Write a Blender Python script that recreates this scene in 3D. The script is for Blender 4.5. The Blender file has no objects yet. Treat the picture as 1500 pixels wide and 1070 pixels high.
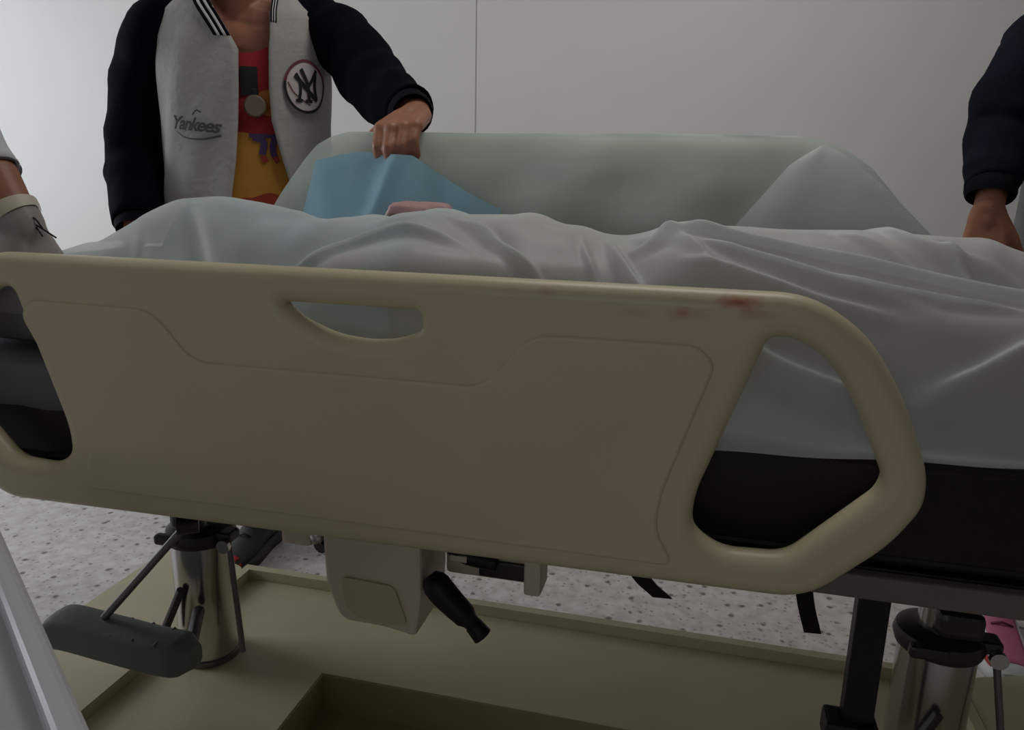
import bpy, bmesh, math, random
import numpy as np
from mathutils import Vector, Matrix, Euler, noise
random.seed(4); np.random.seed(4)
S = bpy.context.scene; COL = S.collection
PI = math.pi

# ------------------------------------------------------------------ camera, light, exposure
cam_d = bpy.data.cameras.new('camera'); cam = bpy.data.objects.new('camera', cam_d); COL.objects.link(cam)
R = ((0.96997, 0.076895, -0.230751), (0.242314, -0.223446, 0.944116), (0.021037, -0.971678, -0.235369))
M = Matrix(((R[0][0], -R[0][1], -R[0][2], 0.0), (R[1][0], -R[1][1], -R[1][2], 0.0),
            (R[2][0], -R[2][1], -R[2][2], 1.12), (0, 0, 0, 1)))
cam.matrix_world = M
cam_d.sensor_width = 36; cam_d.lens = 36 * 1130 / 1500; cam_d.clip_start = 0.02
S.camera = cam
S.view_settings.view_transform = 'Standard'; S.view_settings.look = 'None'
S.view_settings.gamma = 1; S.view_settings.use_curve_mapping = False
S.view_settings.exposure = 0.0

w = bpy.data.worlds.new('world'); S.world = w; w.use_nodes = True
w.node_tree.nodes['Background'].inputs[0].default_value = (0.75, 0.85, 1, 1)
w.node_tree.nodes['Background'].inputs[1].default_value = 0.5

def area(name, loc, to, sx, sy, power, color):
    l = bpy.data.lights.new(name, 'AREA'); l.shape = 'RECTANGLE'; l.size = sx; l.size_y = sy
    l.energy = power; l.color = color
    o = bpy.data.objects.new(name, l); COL.objects.link(o); o.location = loc
    o.rotation_euler = (Vector(to) - Vector(loc)).to_track_quat('-Z', 'Y').to_euler()
    return o
# daylight through the window opening in the left wall and a ceiling panel
area('window_daylight', (-4.38, 1.3, 1.55), (0.0, 1.3, 1.45), 1.7, 1.5, 53, (0.88, 0.95, 1.0))
area('ceiling_panel', (-0.05, 1.72, 2.66), (-0.05, 1.72, 0), 1.2, 0.6, 11, (1.0, 0.97, 0.92))
area('front_fill_light', (-0.4, -2.33, 1.6), (-0.4, 0, 1.45), 1.8, 1.3, 2.3, (1.0, 0.93, 0.84))  # added fill behind the camera, brightens surfaces that face it

# ------------------------------------------------------------------ helpers
def link(name, me, mat=None, parent=None):
    o = bpy.data.objects.new(name, me); COL.objects.link(o)
    if mat is not None:
        me.materials.clear(); me.materials.append(mat)
    if parent is not None: o.parent = parent
    return o
def tag(o, label=None, cat=None, group=None, kind=None):
    if label: o['label'] = label
    if cat: o['category'] = cat
    if group: o['group'] = group
    if kind: o['kind'] = kind
    return o
def empty(name, loc, label, cat, group=None):
    o = bpy.data.objects.new(name, None); COL.objects.link(o); o.location = loc
    o.empty_display_size = 0.05
    return tag(o, label, cat, group)
def settle(o, root):
    """parent o (built in world coordinates) under root, which sits at its own base"""
    o.parent = root
    o.matrix_parent_inverse = Matrix.Translation(root.matrix_basis.to_translation()).inverted()
    return o
def mesh(vs, fs, smooth=True):
    me = bpy.data.meshes.new('m'); me.from_pydata([tuple(v) for v in vs], [], fs); me.update()
    if smooth:
        me.polygons.foreach_set('use_smooth', [True] * len(me.polygons))
    return me
def part(name, geo, mat, root, smooth=True, label=None):
    o = link(name, mesh(geo[0], geo[1], smooth), mat)
    bm = bmesh.new(); bm.from_mesh(o.data); bmesh.ops.recalc_face_normals(bm, faces=bm.faces); bm.to_mesh(o.data); bm.free()
    if smooth: o.data.set_sharp_from_angle(angle=math.radians(45))
    if root is not None:
        rr = root
        off = Vector((0, 0, 0))
        while rr is not None:
            off += rr.location; rr = rr.parent
        o.data.transform(Matrix.Translation(-off)); o.parent = root
    if label: o['label'] = label
    return o
def merge(*gs):
    vs, fs = [], []
    for v, f in gs:
        n = len(vs); vs += [tuple(p) for p in v]; fs += [[i + n for i in q] for q in f]
    return vs, fs
def xf(g, m): return [tuple(m @ Vector(v)) for v in g[0]], g[1]
def box(c, s, bev=0.0, seg=2, rot=None):
    bm = bmesh.new(); bmesh.ops.create_cube(bm, size=1)
    bmesh.ops.scale(bm, vec=s, verts=bm.verts)
    if bev > 0: bmesh.ops.bevel(bm, geom=list(bm.edges), offset=bev, segments=seg, profile=0.5, affect='EDGES')
    if rot: bm.transform(Euler(rot).to_matrix().to_4x4())
    bm.transform(Matrix.Translation(c))
    bm.verts.index_update()
    g = ([tuple(v.co) for v in bm.verts], [[v.index for v in f.verts] for f in bm.faces]); bm.free()
    return g
def frame_of(t):
    t = Vector(t).normalized()
    a = Vector((0, 0, 1)) if abs(t.z) < 0.95 else Vector((1, 0, 0))
    u = t.cross(a).normalized(); return u, u.cross(t).normalized()
def loft(rings, cap=True):
    n = len(rings[0]); vs = [tuple(p) for r in rings for p in r]; fs = []
    for i in range(len(rings) - 1):
        for j in range(n):
            k = (j + 1) % n
            fs.append([i * n + j, i * n + k, (i + 1) * n + k, (i + 1) * n + j])
    if cap:
        fs.append(list(range(n))[::-1]); fs.append([(len(rings) - 1) * n + j for j in range(n)])
    return vs, fs
def tube(path, rad, seg=12, cap=True, wob=None):
    P = [Vector(p) for p in path]; rings = []
    if not hasattr(rad, '__len__'): rad = [rad] * len(P)
    pu = None
    for i, p in enumerate(P):
        t = (P[min(i + 1, len(P) - 1)] - P[max(i - 1, 0)]).normalized()
        if pu is None: u, v = frame_of(t); v = t.cross(u)
        else:
            u = (pu - t * pu.dot(t)).normalized(); v = t.cross(u)
        pu = u; rg = []
        for j in range(seg):
            a = 2 * PI * j / seg; r = rad[i]
            if wob: r *= 1 + wob(i, a)
            rg.append(p + (u * math.cos(a) + v * math.sin(a)) * r)
        rings.append(rg)
    return loft(rings, cap)
def cyl(p0, p1, r, seg=24): return tube([p0, p1], r, seg)
def spline(pts, n):
    """Catmull-Rom through rows of numbers"""
    P = np.array(pts, float); P = np.vstack([2 * P[0] - P[1], P, 2 * P[-1] - P[-2]]); out = []
    m = len(pts) - 1
    for q in np.linspace(0, m - 1e-6, n):
        i = int(q); t = q - i; a, b, c, d = P[i:i + 4]
        out.append(0.5 * (2 * b + (c - a) * t + (2 * a - 5 * b + 4 * c - d) * t * t + (3 * b - a - 3 * c + d) * t ** 3))
    return np.array(out)
def capsule(p0, r0, p1, r1, seg=14):
    p0, p1 = Vector(p0), Vector(p1); d = p1 - p0
    if d.length < 1e-6: d = Vector((0, 0, 1e-4)); p1 = p0 + d
    t = d.normalized(); u, v = frame_of(t); rings = []
    st = [(p0, r0, a) for a in (-85, -60, -30, 0)] + [(p1, r1, a) for a in (0, 30, 60, 85)]
    for c, r, a in st:
        a = math.radians(a)
        rings.append([c + t * (r * math.sin(a)) + (u * math.cos(b) + v * math.sin(b)) * (r * math.cos(a))
                      for b in [2 * PI * j / seg for j in range(seg)]])
    return loft(rings)
def ellipsoid(c, ax, seg=20):
    """ax: three axis vectors with their lengths"""
    c = Vector(c); A, B, D = [Vector(x) for x in ax]; rings = []
    for i in range(1, 14):
        th = PI * i / 14 - PI / 2
        rings.append([c + D * math.sin(th) + (A * math.cos(b) + B * math.sin(b)) * math.cos(th)
                      for b in [2 * PI * j / seg for j in range(seg)]])
    return loft(rings)
def evaluated(o):
    bpy.context.view_layer.update()
    dg = bpy.context.evaluated_depsgraph_get()
    return bpy.data.meshes.new_from_object(o.evaluated_get(dg))
def fuse(geos, voxel, smooth=4):
    """one continuous skin out of overlapping closed shapes"""
    o = link('tmp', mesh(*merge(*geos)))
    m = o.modifiers.new('r', 'REMESH'); m.mode = 'VOXEL'; m.voxel_size = voxel
    s = o.modifiers.new('s', 'SMOOTH'); s.iterations = smooth; s.factor = 0.5
    me = evaluated(o); old = o.data; bpy.data.objects.remove(o); bpy.data.meshes.remove(old)
    me.polygons.foreach_set('use_smooth', [True] * len(me.polygons))
    return me
def part_me(name, me, mat, root, label=None):
    o = link(name, me, mat)
    if root is not None:
        me.transform(Matrix.Translation(-root.location)); o.parent = root
    if label: o['label'] = label
    return o

# ------------------------------------------------------------------ materials
def mat(name, col, rough=0.6, metal=0.0, vary=0.0, scale=8.0, bump=0.0, bscale=60.0, spec=0.5):
    m = bpy.data.materials.new(name); m.use_nodes = True; nt = m.node_tree
    b = nt.nodes['Principled BSDF']
    b.inputs['Base Color'].default_value = (*col, 1); b.inputs['Roughness'].default_value = rough
    b.inputs['Metallic'].default_value = metal; b.inputs['Specular IOR Level'].default_value = spec
    tc = nt.nodes.new('ShaderNodeTexCoord')
    if vary > 0:
        nz = nt.nodes.new('ShaderNodeTexNoise'); nz.inputs['Scale'].default_value = scale; nz.inputs['Detail'].default_value = 4
        nt.links.new(tc.outputs['Object'], nz.inputs['Vector'])
        r = nt.nodes.new('ShaderNodeValToRGB')
        r.color_ramp.elements[0].position = 0.3; r.color_ramp.elements[1].position = 0.7
        r.color_ramp.elements[0].color = (*[c * (1 - vary) for c in col], 1)
        r.color_ramp.elements[1].color = (*[min(1, c * (1 + vary)) for c in col], 1)
        nt.links.new(nz.outputs['Fac'], r.inputs['Fac']); nt.links.new(r.outputs['Color'], b.inputs['Base Color'])
    if bump > 0:
        n2 = nt.nodes.new('ShaderNodeTexNoise'); n2.inputs['Scale'].default_value = bscale; n2.inputs['Detail'].default_value = 3
        nt.links.new(tc.outputs['Object'], n2.inputs['Vector'])
        bp = nt.nodes.new('ShaderNodeBump'); bp.inputs['Strength'].default_value = bump; bp.inputs['Distance'].default_value = 0.01
        nt.links.new(n2.outputs['Fac'], bp.inputs['Height']); nt.links.new(bp.outputs['Normal'], b.inputs['Normal'])
    return m
def cloth_mat(name, col, transl, clear, vary=0.06, bump=0.15):
    """thin non-woven sheet: part diffuse, part translucent, part see-through"""
    m = bpy.data.materials.new(name); m.use_nodes = True; nt = m.node_tree; nt.nodes.clear()
    N = nt.nodes.new; L = nt.links.new
    out = N('ShaderNodeOutputMaterial'); df = N('ShaderNodeBsdfDiffuse'); tl = N('ShaderNodeBsdfTranslucent')
    tr = N('ShaderNodeBsdfTransparent'); m1 = N('ShaderNodeMixShader'); m2 = N('ShaderNodeMixShader')
    tc = N('ShaderNodeTexCoord'); nz = N('ShaderNodeTexNoise'); nz.inputs['Scale'].default_value = 9; nz.inputs['Detail'].default_value = 5
    rp = N('ShaderNodeValToRGB'); rp.color_ramp.elements[0].position = .3; rp.color_ramp.elements[1].position = .7
    rp.color_ramp.elements[0].color = (*[c * (1 - vary) for c in col], 1); rp.color_ramp.elements[1].color = (*[min(1, c * (1 + vary)) for c in col], 1)
    L(tc.outputs['Object'], nz.inputs['Vector']); L(nz.outputs['Fac'], rp.inputs['Fac'])
    L(rp.outputs['Color'], df.inputs['Color']); L(rp.outputs['Color'], tl.inputs['Color'])
    bp = N('ShaderNodeBump'); bp.inputs['Strength'].default_value = bump; bp.inputs['Distance'].default_value = .02
    L(nz.outputs['Fac'], bp.inputs['Height']); L(bp.outputs['Normal'], df.inputs['Normal'])
    m1.inputs[0].default_value = transl; m2.inputs[0].default_value = clear
    L(df.outputs[0], m1.inputs[1]); L(tl.outputs[0], m1.inputs[2])
    gl = N('ShaderNodeBsdfGlossy'); gl.inputs['Roughness'].default_value = .45
    m3 = N('ShaderNodeMixShader'); m3.inputs[0].default_value = .04
    L(m1.outputs[0], m3.inputs[1]); L(gl.outputs[0], m3.inputs[2])
    L(m3.outputs[0], m2.inputs[1]); L(tr.outputs[0], m2.inputs[2]); L(m2.outputs[0], out.inputs[0])
    return m
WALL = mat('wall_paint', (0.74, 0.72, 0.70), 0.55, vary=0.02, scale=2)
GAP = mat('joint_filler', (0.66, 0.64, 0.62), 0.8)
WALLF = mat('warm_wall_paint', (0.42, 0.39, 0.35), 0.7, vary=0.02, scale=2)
CEIL = mat('ceiling_paint', (0.5, 0.48, 0.45), 0.8, vary=0.02, scale=3)
CREAM = mat('cream_plastic', (0.62, 0.54, 0.36), 0.38, vary=0.03, scale=5, bump=0.03, bscale=120)
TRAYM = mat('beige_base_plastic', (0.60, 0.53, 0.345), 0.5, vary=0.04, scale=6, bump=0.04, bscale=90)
WELLM = mat('shaded_well_plastic', (0.40, 0.34, 0.18), 0.6, vary=0.05, scale=6)  # base plastic coloured darker to deepen the shade inside the well
HOUSE = mat('beige_housing', (0.70, 0.61, 0.48), 0.5, vary=0.04, scale=8)
BLACKV = mat('black_vinyl', (0.016, 0.014, 0.013), 0.5, vary=0.15, scale=6, bump=0.05, bscale=80, spec=0.3)
BLACKM = mat('black_metal', (0.012, 0.012, 0.012), 0.45, spec=0.3)
FRAMEM = mat('brown_grey_metal', (0.16, 0.14, 0.12), 0.5, vary=0.06)
CHROME = mat('chrome', (0.55, 0.54, 0.53), 0.2, 1.0)
STEEL = mat('steel', (0.20, 0.19, 0.185), 0.45, 0.7)
DARKST = mat('dark_steel', (0.06, 0.055, 0.055), 0.4, 0.6)
RUBBER = mat('grey_rubber', (0.16, 0.17, 0.15), 0.65, vary=0.06, bump=0.1)
WHEEL = mat('wheel_rubber', (0.05, 0.05, 0.05), 0.7)
WHITE = mat('white_lacquer', (0.56, 0.57, 0.60), 0.35, vary=0.02)
GREYTOP = mat('grey_laminate', (0.46, 0.46, 0.46), 0.5, vary=0.03)
SHEET = cloth_mat('white_nonwoven', (0.76, 0.81, 0.795), 0.40, 0.15)
GREEN = cloth_mat('pale_green_nonwoven', (0.66, 0.75, 0.71), 0.5, 0.12)
GREENF = cloth_mat('pale_fold_nonwoven', (0.68, 0.72, 0.70), 0.45, 0.1)
BLUE = cloth_mat('blue_underpad', (0.34, 0.57, 0.70), 0.35, 0.05)
PILLOW = mat('dark_grey_cloth', (0.15, 0.145, 0.155), 0.95, vary=0.08, bump=0.08, bscale=30, spec=0.05)
SKIN = mat('brown_skin', (0.33, 0.135, 0.08), 0.5, vary=0.08, scale=20, bump=0.05, bscale=200)
SKIN2 = mat('warm_brown_skin', (0.40, 0.17, 0.10), 0.5, vary=0.08, scale=20, bump=0.05, bscale=200)
SKIN3 = mat('dark_brown_skin', (0.33, 0.13, 0.08), 0.5, vary=0.08, scale=20, bump=0.05, bscale=200)
PSKIN = mat('pale_mauve_skin', (0.46, 0.27, 0.26), 0.55, vary=0.06, scale=12)
HAIR = mat('black_hair', (0.012, 0.010, 0.009), 0.5, bump=0.3, bscale=90)
EYEW = mat('eye_white', (0.8, 0.8, 0.78), 0.3); LIP = mat('lip', (0.30, 0.11, 0.09), 0.5); IRIS = mat('iris', (0.02, 0.012, 0.01), 0.3)
JACKET = mat('light_grey_jersey', (0.40, 0.39, 0.37), 0.85, vary=0.05, scale=14, bump=0.25, bscale=60)
NAVY = mat('navy_black_sleeve', (0.0035, 0.004, 0.0075), 0.9, vary=0.2, scale=14, bump=0.2, bscale=40, spec=0.05)
NAVY2 = mat('navy_jersey', (0.005, 0.007, 0.014), 0.9, vary=0.2, scale=14, bump=0.2, bscale=40, spec=0.08)
RIBB = mat('black_rib', (0.006, 0.006, 0.009), 0.9, spec=.1); RIBW = mat('white_rib', (0.62, 0.62, 0.62), 0.85)
WCOAT = mat('white_uniform', (0.62, 0.62, 0.66), 0.8, vary=0.03, bump=0.15)
HEM = mat('dark_hem', (0.05, 0.03, 0.035), 0.8)
GLOVE = cloth_mat('latex_glove', (0.52, 0.46, 0.45), 0.3, 0.12, vary=0.08)
GCUFF = mat('cream_glove_cuff', (0.62, 0.56, 0.45), 0.5)
TROUS = mat('black_trousers', (0.015, 0.015, 0.018), 0.85); TROUSG = mat('grey_trousers', (0.20, 0.21, 0.21), 0.85, vary=0.05)
LIME = mat('lime_fabric', (0.30, 0.55, 0.08), 0.7)
INK = mat('black_ink', (0.010, 0.010, 0.014), 0.8); PATCHW = mat('patch_white', (0.60, 0.53, 0.53), 0.8, vary=0.05)
PATCHR = mat('patch_maroon', (0.16, 0.035, 0.045), 0.8); INKG = mat('grey_thread', (0.085, 0.085, 0.09), 0.8)
MEDAL = mat('grey_medallion', (0.17, 0.13, 0.09), 0.5, 0.0, vary=0.1)
ORANGE = mat('orange_print', (0.46, 0.16, 0.03), 0.8); PURPLE = mat('purple_print', (0.07, 0.035, 0.12), 0.8)
REDP = mat('dark_red_print', (0.30, 0.03, 0.02), 0.8); SHOEW = mat('white_shoe', (0.72, 0.74, 0.72), 0.5, vary=0.03)
SHOEP = mat('pink_shoe', (0.58, 0.16, 0.25), 0.55); SHOER = mat('red_shoe', (0.50, 0.02, 0.015), 0.5)
SHOEB = mat('black_shoe', (0.02, 0.02, 0.02), 0.6); MAROON = mat('maroon_shoe', (0.16, 0.02, 0.05), 0.6)

def shirt_mat():
    m = mat('red_and_yellow_shirt', (0.40, 0.02, 0.025), 0.8, bump=0.2, bscale=30); nt = m.node_tree
    b = nt.nodes['Principled BSDF']; tc = nt.nodes.new('ShaderNodeNewGeometry'); sp = nt.nodes.new('ShaderNodeSeparateXYZ')
    nt.links.new(tc.outputs['Position'], sp.inputs[0])
    nz = nt.nodes.new('ShaderNodeTexNoise'); nz.inputs['Scale'].default_value = 9
    nt.links.new(tc.outputs['Position'], nz.inputs['Vector'])
    ad = nt.nodes.new('ShaderNodeMath'); ad.operation = 'MULTIPLY_ADD'; ad.inputs[1].default_value = 0.05
    nt.links.new(nz.outputs['Fac'], ad.inputs[0]); nt.links.new(sp.outputs['Z'], ad.inputs[2])
    rp = nt.nodes.new('ShaderNodeValToRGB'); e = rp.color_ramp.elements
    mp = nt.nodes.new('ShaderNodeMapRange'); mp.inputs[1].default_value = 0.9; mp.inputs[2].default_value = 1.6
    nt.links.new(ad.outputs[0], mp.inputs[0]); nt.links.new(mp.outputs[0], rp.inputs['Fac'])
    rp.color_ramp.interpolation = 'CONSTANT'
    e[0].position = 0.0; e[0].color = (0.34, 0.04, 0.02, 1)
    e[1].position = (1.085 - 0.9) / 0.7; e[1].color = (0.50, 0.225, 0.03, 1)
    x = e.new((1.235 - 0.9) / 0.7); x.color = (0.36, 0.016, 0.022, 1)
    nt.links.new(rp.outputs['Color'], b.inputs['Base Color'])
    return m
SHIRT = shirt_mat()

def rail_mat():
    """cream plastic with a few rusty red smears along the top edge"""
    m = mat('smeared_cream_plastic', (0.62, 0.54, 0.36), 0.38, vary=0.03, scale=5, bump=0.03, bscale=120); nt = m.node_tree
    b = nt.nodes['Principled BSDF']; src = b.inputs['Base Color'].links[0].from_socket
    tc = nt.nodes.new('ShaderNodeTexCoord'); nz = nt.nodes.new('ShaderNodeTexNoise'); nz.inputs['Scale'].default_value = 55
    nt.links.new(tc.outputs['Object'], nz.inputs['Vector']); prev = src
    for (px, pz, sx, sz, st) in ((0.045, 0.985, 0.024, 0.009, .85), (-0.02, 0.968, 0.022, 0.008, .5), (0.065, 0.972, 0.02, 0.008, .35), (-0.185, 0.985, 0.012, 0.006, .3), (-0.075, 0.965, 0.02, 0.007, .22)):
        mp = nt.nodes.new('ShaderNodeMapping'); mp.inputs['Location'].default_value = (-(px) / sx, 0, -pz / sz)
        mp.inputs['Scale'].default_value = (1 / sx, 0, 1 / sz)
        nt.links.new(tc.outputs['Object'], mp.inputs['Vector'])
        ln = nt.nodes.new('ShaderNodeVectorMath'); ln.operation = 'LENGTH'; nt.links.new(mp.outputs[0], ln.inputs[0])
        ad = nt.nodes.new('ShaderNodeMath'); ad.operation = 'MULTIPLY_ADD'; ad.inputs[1].default_value = 1.4; ad.inputs[2].default_value = -0.7
        nt.links.new(nz.outputs['Fac'], ad.inputs[0])
        sm = nt.nodes.new('ShaderNodeMath'); nt.links.new(ad.outputs[0], sm.inputs[0]); nt.links.new(ln.outputs['Value'], sm.inputs[1])
        rg = nt.nodes.new('ShaderNodeMapRange'); rg.inputs[1].default_value = 1.25; rg.inputs[2].default_value = 0.2; rg.inputs[4].default_value = st
        nt.links.new(sm.outputs[0], rg.inputs[0])
        mx = nt.nodes.new('ShaderNodeMix'); mx.data_type = 'RGBA'; nt.links.new(rg.outputs[0], mx.inputs['Factor'])
        nt.links.new(prev, mx.inputs['A']); mx.inputs['B'].default_value = (0.42, 0.09, 0.05, 1); prev = mx.outputs['Result']
    nt.links.new(prev, b.inputs['Base Color'])
    return m
RAILM = rail_mat()

def floor_mat():
    m = mat('speckled_terrazzo', (0.6, 0.56, 0.53), 0.55); nt = m.node_tree; b = nt.nodes['Principled BSDF']
    tc = nt.nodes.new('ShaderNodeTexCoord')
    def spots(scale, lo, hi, stretch):
        mp = nt.nodes.new('ShaderNodeMapping'); mp.inputs['Scale'].default_value = stretch
        nt.links.new(tc.outputs['Object'], mp.inputs['Vector'])
        v = nt.nodes.new('ShaderNodeTexVoronoi'); v.inputs['Scale'].default_value = scale
        nt.links.new(mp.outputs[0], v.inputs['Vector'])
        n = nt.nodes.new('ShaderNodeTexNoise'); n.inputs['Scale'].default_value = scale * 2.2
        nt.links.new(mp.outputs[0], n.inputs['Vector'])
        s = nt.nodes.new('ShaderNodeSeparateColor'); nt.links.new(v.outputs['Color'], s.inputs[0])
        a = nt.nodes.new('ShaderNodeMath'); a.operation = 'MULTIPLY_ADD'; a.inputs[1].default_value = 0.35
        nt.links.new(n.outputs['Fac'], a.inputs[0]); nt.links.new(v.outputs['Distance'], a.inputs[2])
        r = nt.nodes.new('ShaderNodeMapRange'); r.inputs[1].default_value = hi; r.inputs[2].default_value = lo
        nt.links.new(a.outputs[0], r.inputs[0])
        g = nt.nodes.new('ShaderNodeMath'); g.operation = 'GREATER_THAN'; g.inputs[1].default_value = 0.45
        nt.links.new(s.outputs[0], g.inputs[0])
        mu = nt.nodes.new('ShaderNodeMath'); mu.operation = 'MULTIPLY'
        nt.links.new(r.outputs[0], mu.inputs[0]); nt.links.new(g.outputs[0], mu.inputs[1])
        return mu.outputs[0]
    col = None
    nz = nt.nodes.new('ShaderNodeTexNoise'); nz.inputs['Scale'].default_value = 26; nz.inputs['Detail'].default_value = 6
    nt.links.new(tc.outputs['Object'], nz.inputs['Vector'])
    rp = nt.nodes.new('ShaderNodeValToRGB'); rp.color_ramp.elements[0].position = .35; rp.color_ramp.elements[1].position = .65
    rp.color_ramp.elements[0].color = (0.52, 0.47, 0.45, 1); rp.color_ramp.elements[1].color = (0.66, 0.63, 0.61, 1)
    nt.links.new(nz.outputs['Fac'], rp.inputs['Fac']); col = rp.outputs['Color']
    for sc, lo, hi, st, c, f in ((26, .30, .44, (1, 1, 1), (0.12, 0.09, 0.08, 1), .9), (55, .30, .46, (1, 1, 1), (0.25, 0.19, 0.17, 1), .8), (40, .30, .5, (1, 1, 1), (0.42, 0.33, 0.31, 1), .6)):
        k = spots(sc, lo, hi, st); mm = nt.nodes.new('ShaderNodeMath'); mm.operation = 'MULTIPLY'; mm.inputs[1].default_value = f
        nt.links.new(k, mm.inputs[0])
        mx = nt.nodes.new('ShaderNodeMix'); mx.data_type = 'RGBA'; nt.links.new(mm.outputs[0], mx.inputs['Factor'])
        nt.links.new(col, mx.inputs['A']); mx.inputs['B'].default_value = c; col = mx.outputs['Result']
    nt.links.new(col, b.inputs['Base Color'])
    return m
FLOOR = floor_mat()

# ------------------------------------------------------------------ room
XL, XR, YB, YF, HC = -4.45, 3.2, 3.05, -2.4, 2.7
def struct(name, geo, m, parent=None):
    o = part(name, geo, m, parent, smooth=False)
    if parent is None: tag(o, kind='structure')
    return o
fl = struct('floor', box(((XL + XR) / 2, (YB + YF) / 2, -0.05), (XR - XL + .3, YB - YF + .3, 0.1)), FLOOR)
ce = struct('ceiling', box(((XL + XR) / 2, (YB + YF) / 2, HC + 0.05), (XR - XL + .3, YB - YF + .3, 0.1)), CEIL)
wb = struct('wall_back', box(((XL + XR) / 2, YB + 0.058, HC / 2), (XR - XL + .3, 0.1, HC)), GAP)
seams = [XL, -3.33, -0.915, 1.50, XR]
for a, b in zip(seams[:-1], seams[1:]):
    part('panel', box(((a + b) / 2, YB + 0.01, HC / 2), (b - a - 0.004, 0.016, HC), 0.002, 1), WALL, wb, smooth=False)
FX0, FX1, FZ0, FZ1 = -1.35, .55, .9, 2.3  # opening in the unseen front wall, added for the fill light
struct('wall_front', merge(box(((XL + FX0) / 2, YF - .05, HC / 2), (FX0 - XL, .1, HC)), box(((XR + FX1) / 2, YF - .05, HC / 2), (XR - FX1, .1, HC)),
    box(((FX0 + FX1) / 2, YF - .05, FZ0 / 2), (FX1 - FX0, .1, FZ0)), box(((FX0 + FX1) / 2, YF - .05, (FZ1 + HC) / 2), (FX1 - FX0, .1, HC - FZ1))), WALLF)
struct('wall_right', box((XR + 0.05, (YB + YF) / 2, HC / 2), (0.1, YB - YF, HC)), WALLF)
WY0, WY1, WZ0, WZ1 = .40, 2.20, 0.75, 2.35
struct('wall_left', merge(
    box((XL - .05, (YF + WY0) / 2, HC / 2), (.1, WY0 - YF, HC)), box((XL - .05, (WY1 + YB) / 2, HC / 2), (.1, YB - WY1, HC)),
    box((XL - .05, (WY0 + WY1) / 2, WZ0 / 2), (.1, WY1 - WY0, WZ0)), box((XL - .05, (WY0 + WY1) / 2, (WZ1 + HC) / 2), (.1, WY1 - WY0, HC - WZ1))), WALL)
wn = struct('window_1', merge(box((XL - .06, WY0 + .02, (WZ0 + WZ1) / 2), (.06, .04, WZ1 - WZ0)), box((XL - .06, WY1 - .02, (WZ0 + WZ1) / 2), (.06, .04, WZ1 - WZ0)),
    box((XL - .06, (WY0 + WY1) / 2, WZ0 + .02), (.06, WY1 - WY0, .04)), box((XL - .06, (WY0 + WY1) / 2, WZ1 - .02), (.06, WY1 - WY0, .04))), WHITE)

w2 = struct('fill_opening_frame', merge(box((FX0 + .02, YF - .06, (FZ0 + FZ1) / 2), (.04, .06, FZ1 - FZ0)), box((FX1 - .02, YF - .06, (FZ0 + FZ1) / 2), (.04, .06, FZ1 - FZ0)),
    box(((FX0 + FX1) / 2, YF - .06, FZ0 + .02), (FX1 - FX0, .06, .04)), box(((FX0 + FX1) / 2, YF - .06, FZ1 - .02), (FX1 - FX0, .06, .04))), WHITE)  # out-of-view frame made up to go with the added fill light

# ------------------------------------------------------------------ stretcher
BX0, BX1 = -1.40, 0.90          # deck ends
bed = empty('stretcher', (-0.25, 1.30, 0.0), 'cream wheeled hospital stretcher with moulded side rails and a beige base tray', 'stretcher')

def smooth_poly(pts, rad, n=6):
    """round the corners of a closed polygon"""
    out = []; m = len(pts)
    for i in range(m):
        p0, p, p1 = Vector(pts[i - 1]), Vector(pts[i]), Vector(pts[(i + 1) % m])
        r = rad[i] if hasattr(rad, '__len__') else rad
        d0, d1 = (p0 - p), (p1 - p); r = min(r, d0.length * .45, d1.length * .45)
        a, c = p + d0.normalized() * r, p + d1.normalized() * r
        for k in range(n + 1):
            t = k / n; out.append(tuple(a * (1 - t) ** 2 + p * 2 * t * (1 - t) + c * t * t))
    return out
def plate(loops, depth, bevel, res=3):
    """2D loops (first outer, rest holes) -> rounded plate lying in XZ, centred on y = 0"""
    cu = bpy.data.curves.new('c', 'CURVE'); cu.dimensions = '2D'; cu.fill_mode = 'BOTH'
    cu.extrude = depth / 2 - bevel; cu.bevel_depth = bevel; cu.bevel_resolution = res; cu.offset = -bevel
    for lp in loops:
        s = cu.splines.new('POLY'); s.points.add(len(lp) - 1); s.use_cyclic_u = True
        for q, (x, y) in zip(s.points, lp): q.co = (x, y, 0, 1)
    o = bpy.data.objects.new('tmp', cu); COL.objects.link(o); me = evaluated(o)
    bpy.data.objects.remove(o); bpy.data.curves.remove(cu)
    me.transform(Matrix.Rotation(PI / 2, 4, 'X'))
    bm = bmesh.new(); bm.from_mesh(me); bmesh.ops.remove_doubles(bm, verts=bm.verts, dist=1e-5)
    bmesh.ops.recalc_face_normals(bm, faces=bm.faces); bm.to_mesh(me); bm.free()
    return me
CXR = -0.46
def mir(pts): return [(2 * CXR - x, z) for x, z in pts]
r_out = [(0.122, 0.997), (0.190, 0.955), (0.236, 0.885), (0.274, 0.795), (0.276, 0.752), (0.245, 0.698), (0.157, 0.612)]
l_out = mir(r_out)[::-1]; l_out[0] = (l_out[0][0], .598)
outer = smooth_poly(l_out + r_out, [.04, .03, .04, .05, .08, .05, .06, .06, .05, .08, .05, .04, .03, .04])
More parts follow.
